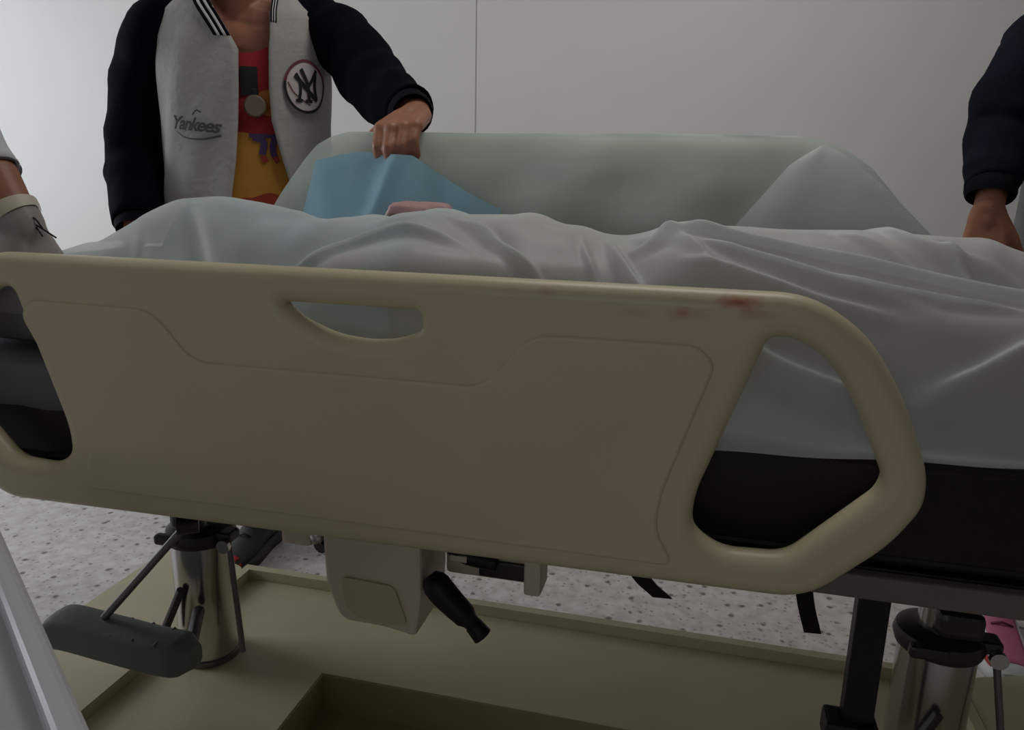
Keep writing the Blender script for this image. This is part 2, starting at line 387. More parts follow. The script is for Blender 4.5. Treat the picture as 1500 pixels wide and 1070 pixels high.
# order: left-bottom ... left-top, right-top ... right-bottom
r_hole = [(0.082, 0.945), (0.113, 0.944), (0.150, 0.922), (0.186, 0.872), (0.226, 0.785), (0.220, 0.765), (0.127, 0.668), (0.050, 0.664), (0.010, 0.690), (0.012, 0.735)]
h_r = smooth_poly(r_hole, [.015, .02, .04, .04, .02, .02, .02, .03, .03, .03])
h_l = smooth_poly(mir(r_hole), [.015, .02, .04, .04, .02, .02, .02, .03, .03, .03])
grip = smooth_poly([(-.557, .949), (-.354, .949), (-.352, .922), (-.385, .908), (-.43, .903), (-.48, .908), (-.53, .927)], [.012, .015, .015, .02, .02, .02, .02])
rail_me = plate([outer, h_r, h_l, grip], 0.044, 0.0205)
rail_me.polygons.foreach_set('use_smooth', [abs(p.normal.y) < 0.999 for p in rail_me.polygons])
lower = smooth_poly([(-.975, .932), (-.752, .930), (-.694, .857), (-.226, .857), (-.170, .931), (0.004, .931), (0.030, .915), (-.028, .735), (-.030, .690), (0.0, .648), (-.92, .648), (-.892, .69), (-.892, .735), (-.992, .9)],
                    [.02, .03, .03, .03, .03, .02, .02, .05, .05, .03, .03, .05, .05, .03])
lower = smooth_poly([(-.968, .930), (-.755, .928), (-.694, .857), (-.262, .857), (-.204, .931), (0.000, .931), (0.024, .910), (-.030, .735), (-.034, .685), (-.004, .640), (-.916, .640), (-.886, .685), (-.890, .735), (-.982, .905)],
                    [.02, .03, .03, .03, .03, .02, .02, .05, .05, .03, .03, .05, .05, .03])
panel_me = plate([lower], 0.012, 0.0045, 2)
panel_me.polygons.foreach_set('use_smooth', [abs(p.normal.y) < 0.999 for p in panel_me.polygons])
def place_rail(loc, rotz, sx, m, label):
    o = link('side_rail', rail_me.copy(), m, bed); o.location = Vector(loc) - bed.location; o.rotation_euler = (0, 0, rotz); o.scale = (sx, 1, 1)
    if label: o['label'] = label
    q = link('raised_panel', panel_me.copy(), m, o); q.location = (0, -0.0205, 0)
    # pivot arms that carry the rail on the deck frame
    return o
place_rail((0, 0.95, 0), 0, 1, RAILM, 'near side rail in lowered position with rusty smears on its top edge')
place_rail((-0.31 - .46 * .85 , 1.70, 0.208), PI, 0.85, CREAM, 'far side rail raised under the green sheet')

# deck frame, side channels, cross members
DZ = 0.612
frame = merge(box((-.25, 0.995, DZ + .004), (BX1 - BX0, .022, .034), .004), box((-.25, 1.64, DZ + .004), (BX1 - BX0, .022, .034), .004),
              box((BX0 + .015, 1.32, DZ + .004), (.03, .63, .034), .004), box((BX1 - .015, 1.32, DZ + .004), (.03, .63, .034), .004))
part('deck_frame', frame, FRAMEM, bed, smooth=False)
part('deck_plate', box((-.25, 1.318, DZ + .017), (BX1 - BX0 - .05, .62, .012), .003), BLACKM, bed, smooth=False)
for x in (-.93, 0.42):
    part('cross_beam', box((x, 1.318, DZ - .012), (.10, .60, .03), .005), FRAMEM, bed, smooth=False)
for x in (-.80, -.12):
    part('rail_arm', box((x, 0.980, .63), (.045, .016, .06), .004), FRAMEM, bed, smooth=False)
    part('rail_arm', box((x * .85 - .05, 1.664, .72), (.045, .022, .30), .005), FRAMEM, bed, smooth=False)

# base tray: rim, floor, well, end pods, casters
TZ = 0.118
def slab_with_hole(outer_r, inner_r, z0, z1):
    (x0, y0, x1, y1), (a0, b0, a1, b1) = outer_r, inner_r
    vs = []
    for z in (z0, z1):
        vs += [(x0, y0, z), (x1, y0, z), (x1, y1, z), (x0, y1, z), (a0, b0, z), (a1, b0, z), (a1, b1, z), (a0, b1, z)]
    fs = []
    for i in range(4):
        j = (i + 1) % 4
        fs += [[8 + i, 8 + j, 12 + j, 12 + i], [i, 4 + i, 4 + j, j], [i, j, 8 + j, 8 + i], [4 + i, 12 + i, 12 + j, 4 + j]]
    return vs, fs
part('tray_rim', slab_with_hole((-1.075, .93, .575, 1.588), (-1.055, .95, .555, 1.566), .075, TZ + .026), TRAYM, bed, smooth=False)
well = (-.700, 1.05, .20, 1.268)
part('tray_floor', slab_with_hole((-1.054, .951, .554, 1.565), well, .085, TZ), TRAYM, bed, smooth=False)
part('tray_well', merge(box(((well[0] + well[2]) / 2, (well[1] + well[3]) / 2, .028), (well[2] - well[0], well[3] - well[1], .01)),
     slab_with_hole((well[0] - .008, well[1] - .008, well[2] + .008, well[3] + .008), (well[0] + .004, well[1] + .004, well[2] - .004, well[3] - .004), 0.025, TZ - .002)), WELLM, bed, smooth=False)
for sgn, xe in ((-1, -1.076), (1, .576)):
    x2 = xe + sgn * .25; x1 = xe + sgn * .03
    poly = smooth_poly([(xe, .93), (x1, .90), (x2 - sgn * .05, .86), (x2, .92), (x2, 1.60), (x2 - sgn * .05, 1.645), (x1, 1.588), (xe, 1.575)], .02, 3)
    rings = []
    for z, k in ((.07, 0), (TZ + .014, 0), (TZ + .024, .010)):
        c = Vector((sum(p[0] for p in poly) / len(poly), sum(p[1] for p in poly) / len(poly)))
        rings.append([(c.x + (p[0] - c.x) * (1 - k), c.y + (p[1] - c.y) * (1 - k), z) for p in poly])
    part('end_pod', loft(rings), TRAYM, bed, smooth=False)
    for y in (.99, 1.54):
        cx = x2 - sgn * .09
        c = part('caster', merge(box((cx, y - .018, .055), (.05, .006, .07), .002), box((cx, y + .018, .055), (.05, .006, .07), .002), box((cx, y, .086), (.05, .042, .008), .002)), DARKST, bed, smooth=False)
        wv = part('wheel', cyl((cx, y - .013, .036), (cx, y + .013, .036), .036), WHEEL, c)
# columns
def column(x, y, tilt):
    c = part('lift_column', tube([(x, y, TZ - .006), (x, y, .40)], .060, 32), CHROME, bed)
    part('foot_ring', tube([(x, y, TZ), (x, y, TZ + .012)], .064, 32), STEEL, c)
    part('collar', tube([(x, y, .385), (x, y, .398), (x, y, .412), (x, y, .42)], [.066, .070, .066, .05], 32), DARKST, c)
    part('piston', tube([(x, y, .41), (x, y, DZ - .02)], .036, 24), CHROME, c)
    part('bracket', box((x + .062, y - .01, .404), (.05, .04, .022), .006), DARKST, c, smooth=False)
    part('front_lug', box((x - .03, y - .060, .402), (.06, .02, .022), .006), DARKST, c, smooth=False)
    part('link_rod', tube([(x + .078, y - .02, .40), (x + .115, y - .05, .17)], .006, 8), STEEL, c)
    part('link_strut', tube([(x - .005, y - .068, .30), (x - .055, y - .075, .19)], .009, 8), DARKST, c)
    part('bolt', tube([(x + .078, y - .032, .392), (x + .078, y - .042, .392)], .014, 12), CHROME, c)
    part('top_clamp', box((x, y, .545), (.09, .09, .05), .01), DARKST, c, smooth=False)
    part('gas_valve', box((x + .01, y - .050, .452), (.07, .03, .045), .012), DARKST, c, smooth=False)
    return c
column(-.965, 1.272, 0); column(.425, 1.275, 0)
# pedal and its rod
rr = spline([(-1.135, 1.05, .275), (-1.10, 1.05, .288), (-1.0, 1.05, .281), (-.90, 1.05, .274), (-.835, 1.06, .268)], 24)
def pring(p, w, h):
    return [(p[0], p[1] + w * math.copysign(abs(math.cos(a)) ** .6, math.cos(a)), p[2] + h * math.copysign(abs(math.sin(a)) ** .6, math.sin(a))) for a in [2 * PI * k / 20 for k in range(20)]]
pd = part('foot_pedal', loft([pring(p, .040 * min(1, .45 + i * .2, .45 + (23 - i) * .2), .034 * min(1, .55 + i * .18, .6 + (23 - i) * .2)) for i, p in enumerate(rr)]), RUBBER, bed, label='grey rubber foot pedal')
for k in range(5):
    part('tread', tube([(-1.07 + k * .045, 1.02, .311 - k * .002), (-1.07 + k * .045, 1.08, .311 - k * .002)], .0035, 8), RUBBER, pd)
part('pedal_rod', tube([(-.862, 1.10, .505), (-1.02, 1.055, .318)], .0075, 10), STEEL, bed)
part('pedal_shaft', tube([(-.85, 1.06, .268), (-.93, 1.20, .262)], .012, 10), DARKST, bed)
part('rod_joint', tube([(-.875, 1.09, .505), (-.845, 1.11, .505)], .017, 12), DARKST, bed)
# drive housing with black lever
hs = [(-.562, .585), (-.396, .585), (-.398, .47), (-.398, .402), (-.45, .405), (-.533, .405), (-.562, .50)]
def prism_y(poly, y0, y1, bev=0):
    n = len(poly); g = ([(x, y0, z) for x, z in poly] + [(x, y1, z) for x, z in poly],
        [list(range(n))[::-1], [n + i for i in range(n)]] + [[i, (i + 1) % n, n + (i + 1) % n, n + i] for i in range(n)])
    return g
hp = smooth_poly([(-.562, .583), (-.394, .583), (-.392, .47), (-.402, .398), (-.455, .408), (-.533, .408), (-.558, .47)], [.008, .008, .02, .012, .03, .02, .02], 4)
hou = part('drive_housing', prism_y(hp, 1.035, 1.16), HOUSE, bed, smooth=False)
bmod = hou.modifiers.new('bevel', 'BEVEL'); bmod.width = .006; bmod.segments = 2
ip = smooth_poly([(-.528, .49), (-.437, .486), (-.415, .42), (-.45, .417), (-.50, .420), (-.522, .44)], .012, 4)
part('cover_plate', merge(prism_y(ip, 1.0305, 1.04)), TRAYM, hou, smooth=False)
lv = part('release_lever', tube(spline([(-.383, 1.05, .505), (-.36, 1.045, .480), (-.325, 1.04, .452), (-.303, 1.04, .432)], 12), [.012, .02, .023, .023, .023, .022, .021, .02, .019, .014, .013, .012], 12), BLACKM, bed, label='black release lever')
part('lever_tip', tube([(-.308, 1.04, .436), (-.292, 1.04, .418)], [.014, .016], 12), BLACKM, lv)
part('lever_fork', tube(spline([(-.39, 1.09, .575), (-.36, 1.09, .54), (-.335, 1.09, .525), (-.285, 1.09, .520)], 14), .014, 10), BLACKM, bed)
br = part('lock_bracket', merge(box((-.275, 1.11, .567), (.13, .06, .028), .005), box((-.224, 1.11, .525), (.028, .06, .10), .005), box((-.30, 1.13, .497), (.16, .03, .045), .008), box((-.345, 1.10, .525), (.03, .05, .012), .003)), HOUSE, bed, smooth=False)
part('dark_slot', box((-.262, 1.075, .556), (.045, .012, .02), .004), BLACKM, br, smooth=False)
part('plate', box((-.275, 1.112, .497), (.09, .008, .03), .003), DARKST, br, smooth=False)
kb = part('small_bracket', box((-.615, 1.07, .555), (.055, .05, .062), .008), HOUSE, bed, smooth=False)
part('chrome_knob', ellipsoid((-.575, 1.045, .548), ((.012, 0, 0), (0, .012, 0), (0, 0, .014))), CHROME, kb)
part('knob_stem', tube([(-.57, 1.07, .53), (-.575, 1.05, .525)], .012, 10), DARKST, kb)
# black support post by the right end, foot step
ps = part('support_post', box((.264, 1.06, (.59 + TZ) / 2), (.042, .03, .59 - TZ), .004), BLACKM, bed, smooth=False, label='black square support post')
part('post_foot', box((.256, 1.055, .355), (.072, .05, .04), .006), BLACKM, ps, smooth=False)
# restraint straps hanging below
def strap(path, wdt):
    P = spline(path, 14); vs = []; 
    for i, p in enumerate(P):
        vs += [(p[0] - wdt / 2, p[1], p[2]), (p[0] + wdt / 2, p[1] + .004, p[2]), (p[0] + wdt / 2, p[1] + .008, p[2]), (p[0] - wdt / 2, p[1] + .004, p[2])]
    rings = [vs[i * 4:i * 4 + 4] for i in range(len(P))]
    return loft(rings)
part('restraint_strap', strap([(.225, 1.50, .60), (.232, 1.50, .45), (.248, 1.50, .32), (.272, 1.50, .236)], .034), BLACKV, bed, smooth=False)
part('restraint_strap', strap([(-.16, 1.50, .60), (-.13, 1.50, .42), (-.08, 1.50, .312), (-.03, 1.50, .266)], .040), BLACKV, bed, smooth=False)
part('support_tab', box((-.1, 1.5, .565), (.5, .05, .02), .004), FRAMEM, bed, smooth=False)

# ------------------------------------------------------------------ mattress, pillow
mt = empty('mattress', (-.25, 1.31, .622), 'black vinyl stretcher mattress with piped edges under the white sheet', 'mattress')
part('cover', box((-.25, 1.315, .7185), (BX1 - BX0 - .02, .625, .163), .02, 3), BLACKV, mt)
def rrect(x0, y0, x1, y1, z, r=.03):
    return [(p[0], p[1], z) for p in smooth_poly([(x0, y0), (x1, y0), (x1, y1), (x0, y1)], r, 4)]
for z in (.652, .782):
    q = rrect(BX0 + .012, 1.004, BX1 - .012, 1.626, z); part('piping', tube(q + [q[0], q[1]], .005, 6), BLACKV, mt)
def pillow_geo(c, s):
    vs, fs = [], []; n = 24
    for sgn in (1, -1):
        for i in range(n + 1):
            for j in range(n + 1):
                u, v = i / n * 2 - 1, j / n * 2 - 1
                e = (max(0, 1 - u ** 4) * max(0, 1 - v ** 4)) ** .38
                vs.append((c[0] + s[0] / 2 * u * (1 - .05 * v * v), c[1] + s[1] / 2 * v * (1 - .05 * u * u), c[2] + sgn * s[2] / 2 * e))
    m = (n + 1) ** 2
    for k in range(2):
        for i in range(n):
            for j in range(n):
                q = [k * m + i * (n + 1) + j, k * m + (i + 1) * (n + 1) + j, k * m + (i + 1) * (n + 1) + j + 1, k * m + i * (n + 1) + j + 1]
                fs.append(q if k == 0 else q[::-1])
    return vs, fs
po = part('pillow', pillow_geo((-1.06, 1.32, .886), (.54, .60, .150)), PILLOW, None)
tag(po, 'dark grey vinyl pillow at the head end of the black mattress', 'pillow')

prof = [(1.60, .812), (1.40, .8085), (1.10, .8085), (1.03, .8085), (1.004, .805), (.9965, .797), (.995, .77), (.995, .737)]
hp_v, hp_f = [], []
for i in range(31):
    x = -1.375 + i * .42 / 30
    for y, zz in prof: hp_v.append((x, y + (.0015 * math.sin(i * .9) if zz < .8 else 0), zz + (.002 * math.sin(i * .7) if zz < .74 else 0)))
m_ = len(prof)
for i in range(30):
    for j in range(m_ - 1): hp_f.append([i * m_ + j, (i + 1) * m_ + j, (i + 1) * m_ + j + 1, i * m_ + j + 1])
hc_ = part('head_cover', (hp_v, hp_f), PILLOW, None); solid_ = hc_.modifiers.new('thickness', 'SOLIDIFY'); solid_.thickness = .004; solid_.offset = -1 if False else 1
tag(hc_, 'dark grey cover hanging over the head end of the black mattress', 'cover')

# ------------------------------------------------------------------ people
def hand(W, d, n, s, curl, k=1.0, fat=0.0, thumb=(.6, .7, -.25), spread=0.0):
    """W wrist, d towards the fingers, n out of the back of the hand, s thumb side"""
    W = Vector(W); d = Vector(d).normalized(); s = Vector(s); s = (s - d * s.dot(d)).normalized()
    n = Vector(n); n = (n - d * n.dot(d) - s * n.dot(s)).normalized(); G = []
    offs = (.030, .010, -.011, -.030); lens = (.072, .080, .074, .058)
    G.append(capsule(W - d * .02, .024 * k + fat, W + d * .03 * k, .022 * k + fat))
    for i in range(4):
        K = W + d * (.088 - .004 * abs(i - 1)) * k + s * offs[i] * k + n * .004
        G.append(capsule(W + s * offs[i] * .55 * k + d * .012, .017 * k + fat, K, .0125 * k + fat, 10))
        a = 0; p = K; r = .0098 * k
        for j, (fr, rr_) in enumerate(((.45, .0092), (.30, .0084), (.25, .0074))):
            a += math.radians(curl[j])
            q = p + (d * math.cos(a) - n * math.sin(a) + s * spread * (1.5 - i) * math.cos(a)).normalized() * lens[i] * fr * k
            G.append(capsule(p, r + fat, q, rr_ * k + fat, 10)); p = q; r = rr_ * k
    b = W + d * .022 * k + s * .022 * k; t = (d * thumb[0] + s * thumb[1] + n * thumb[2]).normalized()
    m1 = b + t * .045 * k; m2 = m1 + (t + d * .35 - n * .3).normalized() * .034 * k; m3 = m2 + (t + d * .6 - n * .5).normalized() * .026 * k
    G += [capsule(b, .015 * k + fat, m1, .0115 * k + fat, 10), capsule(m1, .0115 * k + fat, m2, .0098 * k + fat, 10), capsule(m2, .0098 * k + fat, m3, .0082 * k + fat, 10)]
    return G
def head_geo(c, f, up=(0, 0, 1), k=1.0):
    c, f, up = Vector(c), Vector(f).normalized(), Vector(up).normalized(); f = (f - up * f.dot(up)).normalized(); s = f.cross(up)
    G = [ellipsoid(c + up * .02 * k, (s * .074 * k, f * .095 * k, up * .098 * k)), ellipsoid(c + f * .022 * k - up * .05 * k, (s * .056 * k, f * .066 * k, up * .068 * k)),
         capsule(c + f * .092 * k + up * .005 * k, .010 * k, c + f * .106 * k - up * .032 * k, .014 * k, 10),
         capsule(c + f * .078 * k - up * .066 * k - s * .018 * k, .010 * k, c + f * .078 * k - up * .066 * k + s * .018 * k, .010 * k, 10),
         capsule(c + f * .072 * k + up * .030 * k - s * .035 * k, .014 * k, c + f * .072 * k + up * .030 * k + s * .035 * k, .014 * k, 10)]
    for q in (-1, 1):
        G.append(ellipsoid(c + s * q * .076 * k - f * .005 * k, (s * .009 * k, f * .018 * k, up * .031 * k)))
    return G
def face_parts(c, f, root, up=(0, 0, 1), k=1.0, hair=True):
    c, f, up = Vector(c), Vector(f).normalized(), Vector(up).normalized(); f = (f - up * f.dot(up)).normalized(); s = f.cross(up)
    for q in (-1, 1):
        e = part('eye', ellipsoid(c + f * .083 * k + s * q * .030 * k + up * .010 * k, (s * .0125 * k, f * .008 * k, up * .0052 * k)), EYEW, root)
        part('iris', ellipsoid(c + f * .090 * k + s * q * .030 * k + up * .010 * k, (s * .005 * k, f * .003 * k, up * .005 * k)), IRIS, e)
        part('eyebrow', capsule(c + f * .087 * k + s * q * .016 * k + up * .030 * k, .004, c + f * .080 * k + s * q * .044 * k + up * .031 * k, .003, 8), HAIR, root)
    part('mouth', capsule(c + f * .088 * k - s * .018 * k - up * .066 * k, .004, c + f * .088 * k + s * .018 * k - up * .066 * k, .004, 8), LIP, root)
    if hair:
        part_me('hair', fuse([ellipsoid(c - f * .012 * k + up * .040 * k, (s * .082 * k, f * .097 * k, up * .090 * k)), ellipsoid(c - f * .035 * k - up * .01 * k, (s * .078 * k, f * .066 * k, up * .075 * k))], .008, 2), HAIR, root)
def body_geo(J, f, k=1.0):
    """tapering capsules over the joints, to be fused into one skin"""
    f = Vector(f).normalized(); V = {k: Vector(v) for k, v in J.items()}; G = []
    hc = (V['hipL'] + V['hipR']) / 2; sc = (V['shL'] + V['shR']) / 2; up = (sc - hc).normalized(); s = (V['shL'] - V['shR']).normalized()
    L = (sc - hc).length
    for t, w, r in ((-.05, .085, .105), (.12, .085, .105), (.35, .065, .098), (.55, .075, .100), (.75, .095, .102), (.92, .11, .085)):
        c = hc + up * L * t + f * .005; G.append(capsule(c - s * w * k, r * k, c + s * w * k, r * k, 18))
    for t0, t1 in ((.0, .35), (.35, .6), (.6, .9)):
        for q in (-1, 1): G.append(capsule(hc + up * L * t0 + s * q * .06 * k, .10 * k, hc + up * L * t1 + s * q * .07 * k, .098 * k, 16))
    G.append(capsule(V['shL'], .062 * k, sc + up * .02 + s * .05, .075 * k)); G.append(capsule(V['shR'], .062 * k, sc + up * .02 - s * .05, .075 * k))
    G.append(capsule(sc + up * .02, .062, V['head'] - up * .06, .054))
    for q in 'LR':
        G += [capsule(V['sh' + q], .055 * k, V['el' + q], .040 * k), capsule(V['el' + q], .041 * k, V['wr' + q], .027),
              capsule(V['hip' + q], .088, V['kn' + q], .056), capsule(V['kn' + q], .056, V['an' + q], .038)]
        kn, a = V['kn' + q], V['an' + q]; G.append(capsule(kn.lerp(a, .15) - f * .012, .05, kn.lerp(a, .5) - f * .01, .042))
    return G
def foot_geo(a, fd):
    a = Vector(a); fd = Vector(fd).normalized()
    return [capsule((a.x - fd.x * .03, a.y - fd.y * .03, .035), .032, (a.x + fd.x * .14, a.y + fd.y * .14, .03), .026)]
def cloth_tube(path, rad, seed, amp=.07, seg=28, n=40):
    P = spline([list(p) + [r] for p, r in zip(path, rad)], n)
    def wob(i, a):
        return amp * noise.noise(Vector((math.cos(a) * 1.4 + seed, math.sin(a) * 1.4, i * .38))) + amp * .8 * math.sin(i * .95 + 1.7 * math.sin(a + seed)) * (.35 + .5 * abs(math.sin(i * .13 + seed)))
    return tube([p[:3] for p in P], [p[3] for p in P], seg, False, wob)
def solid(o, t):
    m = o.modifiers.new('thickness', 'SOLIDIFY'); m.thickness = t; m.offset = -1; return o
def rot2(v, a): return (v[0] * math.cos(a) - v[1] * math.sin(a), v[0] * math.sin(a) + v[1] * math.cos(a))

def shoe(loc, ang, m_up, m_sole, m_toe, m_side, m_lace, root_label, owner, k=1.0, toe=(3, 12), side=(3, 9)):
    """sneaker pointing along local -Y, heel at +Y"""
    rt = bpy.data.objects.new('shoe', None); COL.objects.link(rt); rt.empty_display_size = .03
    rt.parent = owner; rt.location = Vector(loc) - owner.location; rt.rotation_euler = (0, 0, ang); rt['label'] = root_label
    Ls = [(-.155, .020, .030), (-.14, .038, .048), (-.10, .048, .060), (-.05, .049, .075), (0, .043, .100), (.05, .037, .115), (.09, .037, .118), (.12, .032, .112), (.128, .02, .10)]
    P = spline(Ls, 26); rings, sol = [], []
    for y, wd, h in P:
        rg = []
        for q in range(24):
            a = 2 * PI * q / 24; cx, sx = math.cos(a), math.sin(a)
            rg.append((wd * math.copysign(abs(cx) ** .75, cx) * (1 - .35 * max(0, sx) ** 2) * k, y * k, (.022 + (h - .022) * (.5 + .5 * math.copysign(abs(sx) ** .8, sx))) * k))
        rings.append(rg)
        sol.append([(x * k, y * k, z * k) for x, z in ((-wd * 1.07, .002), (wd * 1.07, .002), (wd * 1.1, .014), (wd * 1.04, .032), (-wd * 1.04, .032), (-wd * 1.1, .014))])
    def sub(name, geo, m, sm=True):
        o = link(name, mesh(geo[0], geo[1], sm), m, rt); bm = bmesh.new(); bm.from_mesh(o.data); bmesh.ops.recalc_face_normals(bm, faces=bm.faces); bm.to_mesh(o.data); bm.free(); return o
    sub('upper', loft(rings), m_up); sub('sole', loft(sol), m_sole)
    def band(i0, i1, a0, a1, off):
        vs, fs = [], []; na = 8
        for i in range(i0, i1 + 1):
            y, wd, h = P[i]
            for q in range(na + 1):
                a = a0 + (a1 - a0) * q / na; cx, sx = math.cos(a), math.sin(a)
                vs.append(((wd + off) * math.copysign(abs(cx) ** .75, cx) * (1 - .35 * max(0, sx) ** 2) * k, y * k, (.022 + (h + off - .022) * (.5 + .5 * math.copysign(abs(sx) ** .8, sx))) * k))
        for i in range(i1 - i0):
            for q in range(na):
                fs.append([i * (na + 1) + q, i * (na + 1) + q + 1, (i + 1) * (na + 1) + q + 1, (i + 1) * (na + 1) + q])
        return vs, fs
    o = solid(sub('toe_patch', band(toe[0], toe[1], PI * .25, PI * .75, .003), m_toe), .004)
    for sd in (0, 1):
        solid(sub('side_stripe', band(side[0], side[1], PI * (-.12 + 1.02 * sd), PI * (.10 + 1.02 * sd), .003), m_side), .003)
    for t in range(4):
        y, wd, h = P[10 + t * 2]
        sub('lace', tube([(-.022 * k, y * k, (h + .001) * k), (0, (y - .004) * k, (h + .010) * k), (.022 * k, y * k, (h + .001) * k)], .003, 6), m_lace)
    return rt

# ---- man in varsity jacket
PHI = math.radians(27)
mf = Vector((math.sin(PHI), -math.cos(PHI), 0)); ms = Vector((math.cos(PHI), math.sin(PHI), 0))   # facing, his left side
MC = Vector((-1.235, 1.965, 0))
man = empty('person', (MC.x, MC.y, 0), 'person in a grey varsity jacket with dark sleeves holding the far side rail', 'person')
J = dict(head=MC + mf * .06 + Vector((0, 0, 1.715)), shL=MC + ms * .165 + Vector((0, 0, 1.49)), shR=MC - ms * .205 + Vector((0, 0, 1.465)),
         elL=(-.862, 1.945, 1.366), wrL=(-.672, 1.752, 1.258), elR=(-1.515, 1.868, 1.185), wrR=(-1.415, 1.700, .945),
         hipL=MC + ms * .09 + Vector((0, 0, .94)), hipR=MC - ms * .09 + Vector((0, 0, .94)),
         knL=(-1.00, 1.93, .51), knR=(-1.29, 1.93, .51), anL=(-.905, 2.00, .09), anR=(-1.262, 1.94, .09))
G = body_geo(J, mf) + head_geo(J['head'], mf) + foot_geo(J['anL'], (0.2, -1, 0)) + foot_geo(J['anR'], (0.05, -1, 0))
G += hand(J['wrL'], (.02, -.90, -.34), (-.05, -.35, .9), (-.99, .03, -.05), (36, 45, 25), 1.36, thumb=(.55, .80, -.35))
G += hand(J['wrR'], (.22, -.62, -.70), (-.3, -.65, .60), (-.9, .25, -.1), (14, 16, 10), 1.0, thumb=(.35, 1.0, .35))
part_me('body', fuse(G, .0048, 3), SKIN, man)
face_parts(J['head'], mf, man)
JR = [(.92, .236, .150), (1.0, .230, .145), (1.12, .222, .138), (1.25, .218, .134), (1.36, .222, .134), (1.45, .220, .128), (1.52, .20, .115), (1.565, .15, .098), (1.60, .10, .083)]
def jring(z):
    zs = [q[0] for q in JR]; return float(np.interp(z, zs, [q[1] for q in JR])), float(np.interp(z, zs, [q[2] for q in JR]))
def jpt(th, z, off=0.0):
    """th = 0 at the front, grows towards his left (image right)"""
    a, b = jring(z); a += off; b += off
    sx, cy = math.sin(th), math.cos(th); e = .85
    w1 = 1 + .018 * math.sin(th * 5 + z * 9) * max(0, (1.5 - z)) + .010 * math.sin(th * 11 - z * 21)
    p = MC + ms * (a * math.copysign(abs(sx) ** e, sx) * w1) + mf * (b * math.copysign(abs(cy) ** e, cy) * w1 + .012)
    return Vector((p.x, p.y, z))
def th_at(u, z):
    """front angle for a lateral offset u (metres) on the chest"""
    a, _ = jring(z); u = max(-.98, min(.98, u / a)); return math.asin(math.copysign(abs(u) ** (1 / .85), u))
def grid_sheet(nu, nv, fn):
    vs = [tuple(fn(i / nu, j / nv)) for i in range(nu + 1) for j in range(nv + 1)]
    fs = [[i * (nv + 1) + j, (i + 1) * (nv + 1) + j, (i + 1) * (nv + 1) + j + 1, i * (nv + 1) + j + 1] for i in range(nu) for j in range(nv)]
    return vs, fs
shirt = part('shirt', grid_sheet(64, 40, lambda u, v: jpt(u * 2 * PI, .90 + v * (.600 - .085 * max(0, math.cos(u * 2 * PI)) ** 6), -.016)), SHIRT, man, label='red and yellow printed shirt')
ZT = [(.92, -.040, .125), (1.06, -.036, .112), (1.15, -.022, .090), (1.25, -.012, .066), (1.33, -.006, .064), (1.42, -.002, .068), (1.455, -.02, .072), (1.52, -.055, .074), (1.60, -.09, .085)]
def edge(z, k): return float(np.interp(z, [q[0] for q in ZT], [q[k] for q in ZT]))
def jak(u, v):
    z = .93 + v * .665; a, b = th_at(edge(z, 2), z), th_at(edge(z, 1), z) + 2 * PI
    lift = .012 * (math.exp(-((u) / .03) ** 2) + math.exp(-((1 - u) / .03) ** 2))
    return jpt(a + (b - a) * u, z, lift)
jk = solid(part('jacket', grid_sheet(110, 60, jak), JACKET, man, label='light grey jersey varsity jacket body'), .006)
# ribbed striped collar along both neck edges
def strip(pts, w0, w1, m, name, par, off):
    vs = []; fs = []
    for i, (z) in enumerate(pts):
        for k in (w0, w1):
            pass
    return None
def collar_strip(side, o0, o1, m, z0, name='collar_stripe'):
    def fn(u, v):
        z = z0 + u * (1.598 - z0); e = edge(z, 1 if side < 0 else 2)
        x = e + side * (o0 + (o1 - o0) * v) ; return jpt(th_at(x, z), z, .012)
    return solid(part(name, grid_sheet(16, 2, fn), m, jk), .003)
for side in (-1, 1):
    for q, (a, b, m) in enumerate(((0, .009, RIBB), (.009, .016, RIBW), (.016, .024, RIBB), (.024, .031, RIBW), (.031, .040, RIBB))):
        q_ = 1 if side < 0 else .38
        collar_strip(side, a * q_, b * q_, m, 1.45 if side < 0 else 1.49)
# sleeves
def sleeve(pts, rad, m, root, seed, label=None):
    s1 = solid(part('sleeve', cloth_tube(pts, rad, seed), m, root, label=label), .004); return s1
sl1 = sleeve([MC + ms * .10 + Vector((0, 0, 1.52)), MC + ms * .20 + Vector((0, 0, 1.495)), (-.962, 2.01, 1.455), (-.868, 1.945, 1.366), (-.780, 1.855, 1.304), (-.690, 1.768, 1.264)], [.070, .088, .084, .084, .074, .060], NAVY, man, 3.1, 'dark navy jacket sleeve')
sl2 = sleeve([MC - ms * .10 + Vector((0, 0, 1.51)), MC - ms * .20 + Vector((0, 0, 1.475)), (-1.487, 1.885, 1.36), (-1.520, 1.868, 1.185), (-1.485, 1.81, 1.08), (-1.432, 1.735, .985)], [.070, .085, .085, .080, .074, .060], NAVY, man, 7.7, 'dark navy jacket sleeve')
for s_, a, b in ((sl1, (-.697, 1.776, 1.268), (-.676, 1.750, 1.256)), (sl2, (-1.436, 1.742, .993), (-1.426, 1.722, .966))):
    part('cuff', tube([a, Vector(a).lerp(Vector(b), .5), b], [.054, .055, .049], 20, False), RIBB, s_)
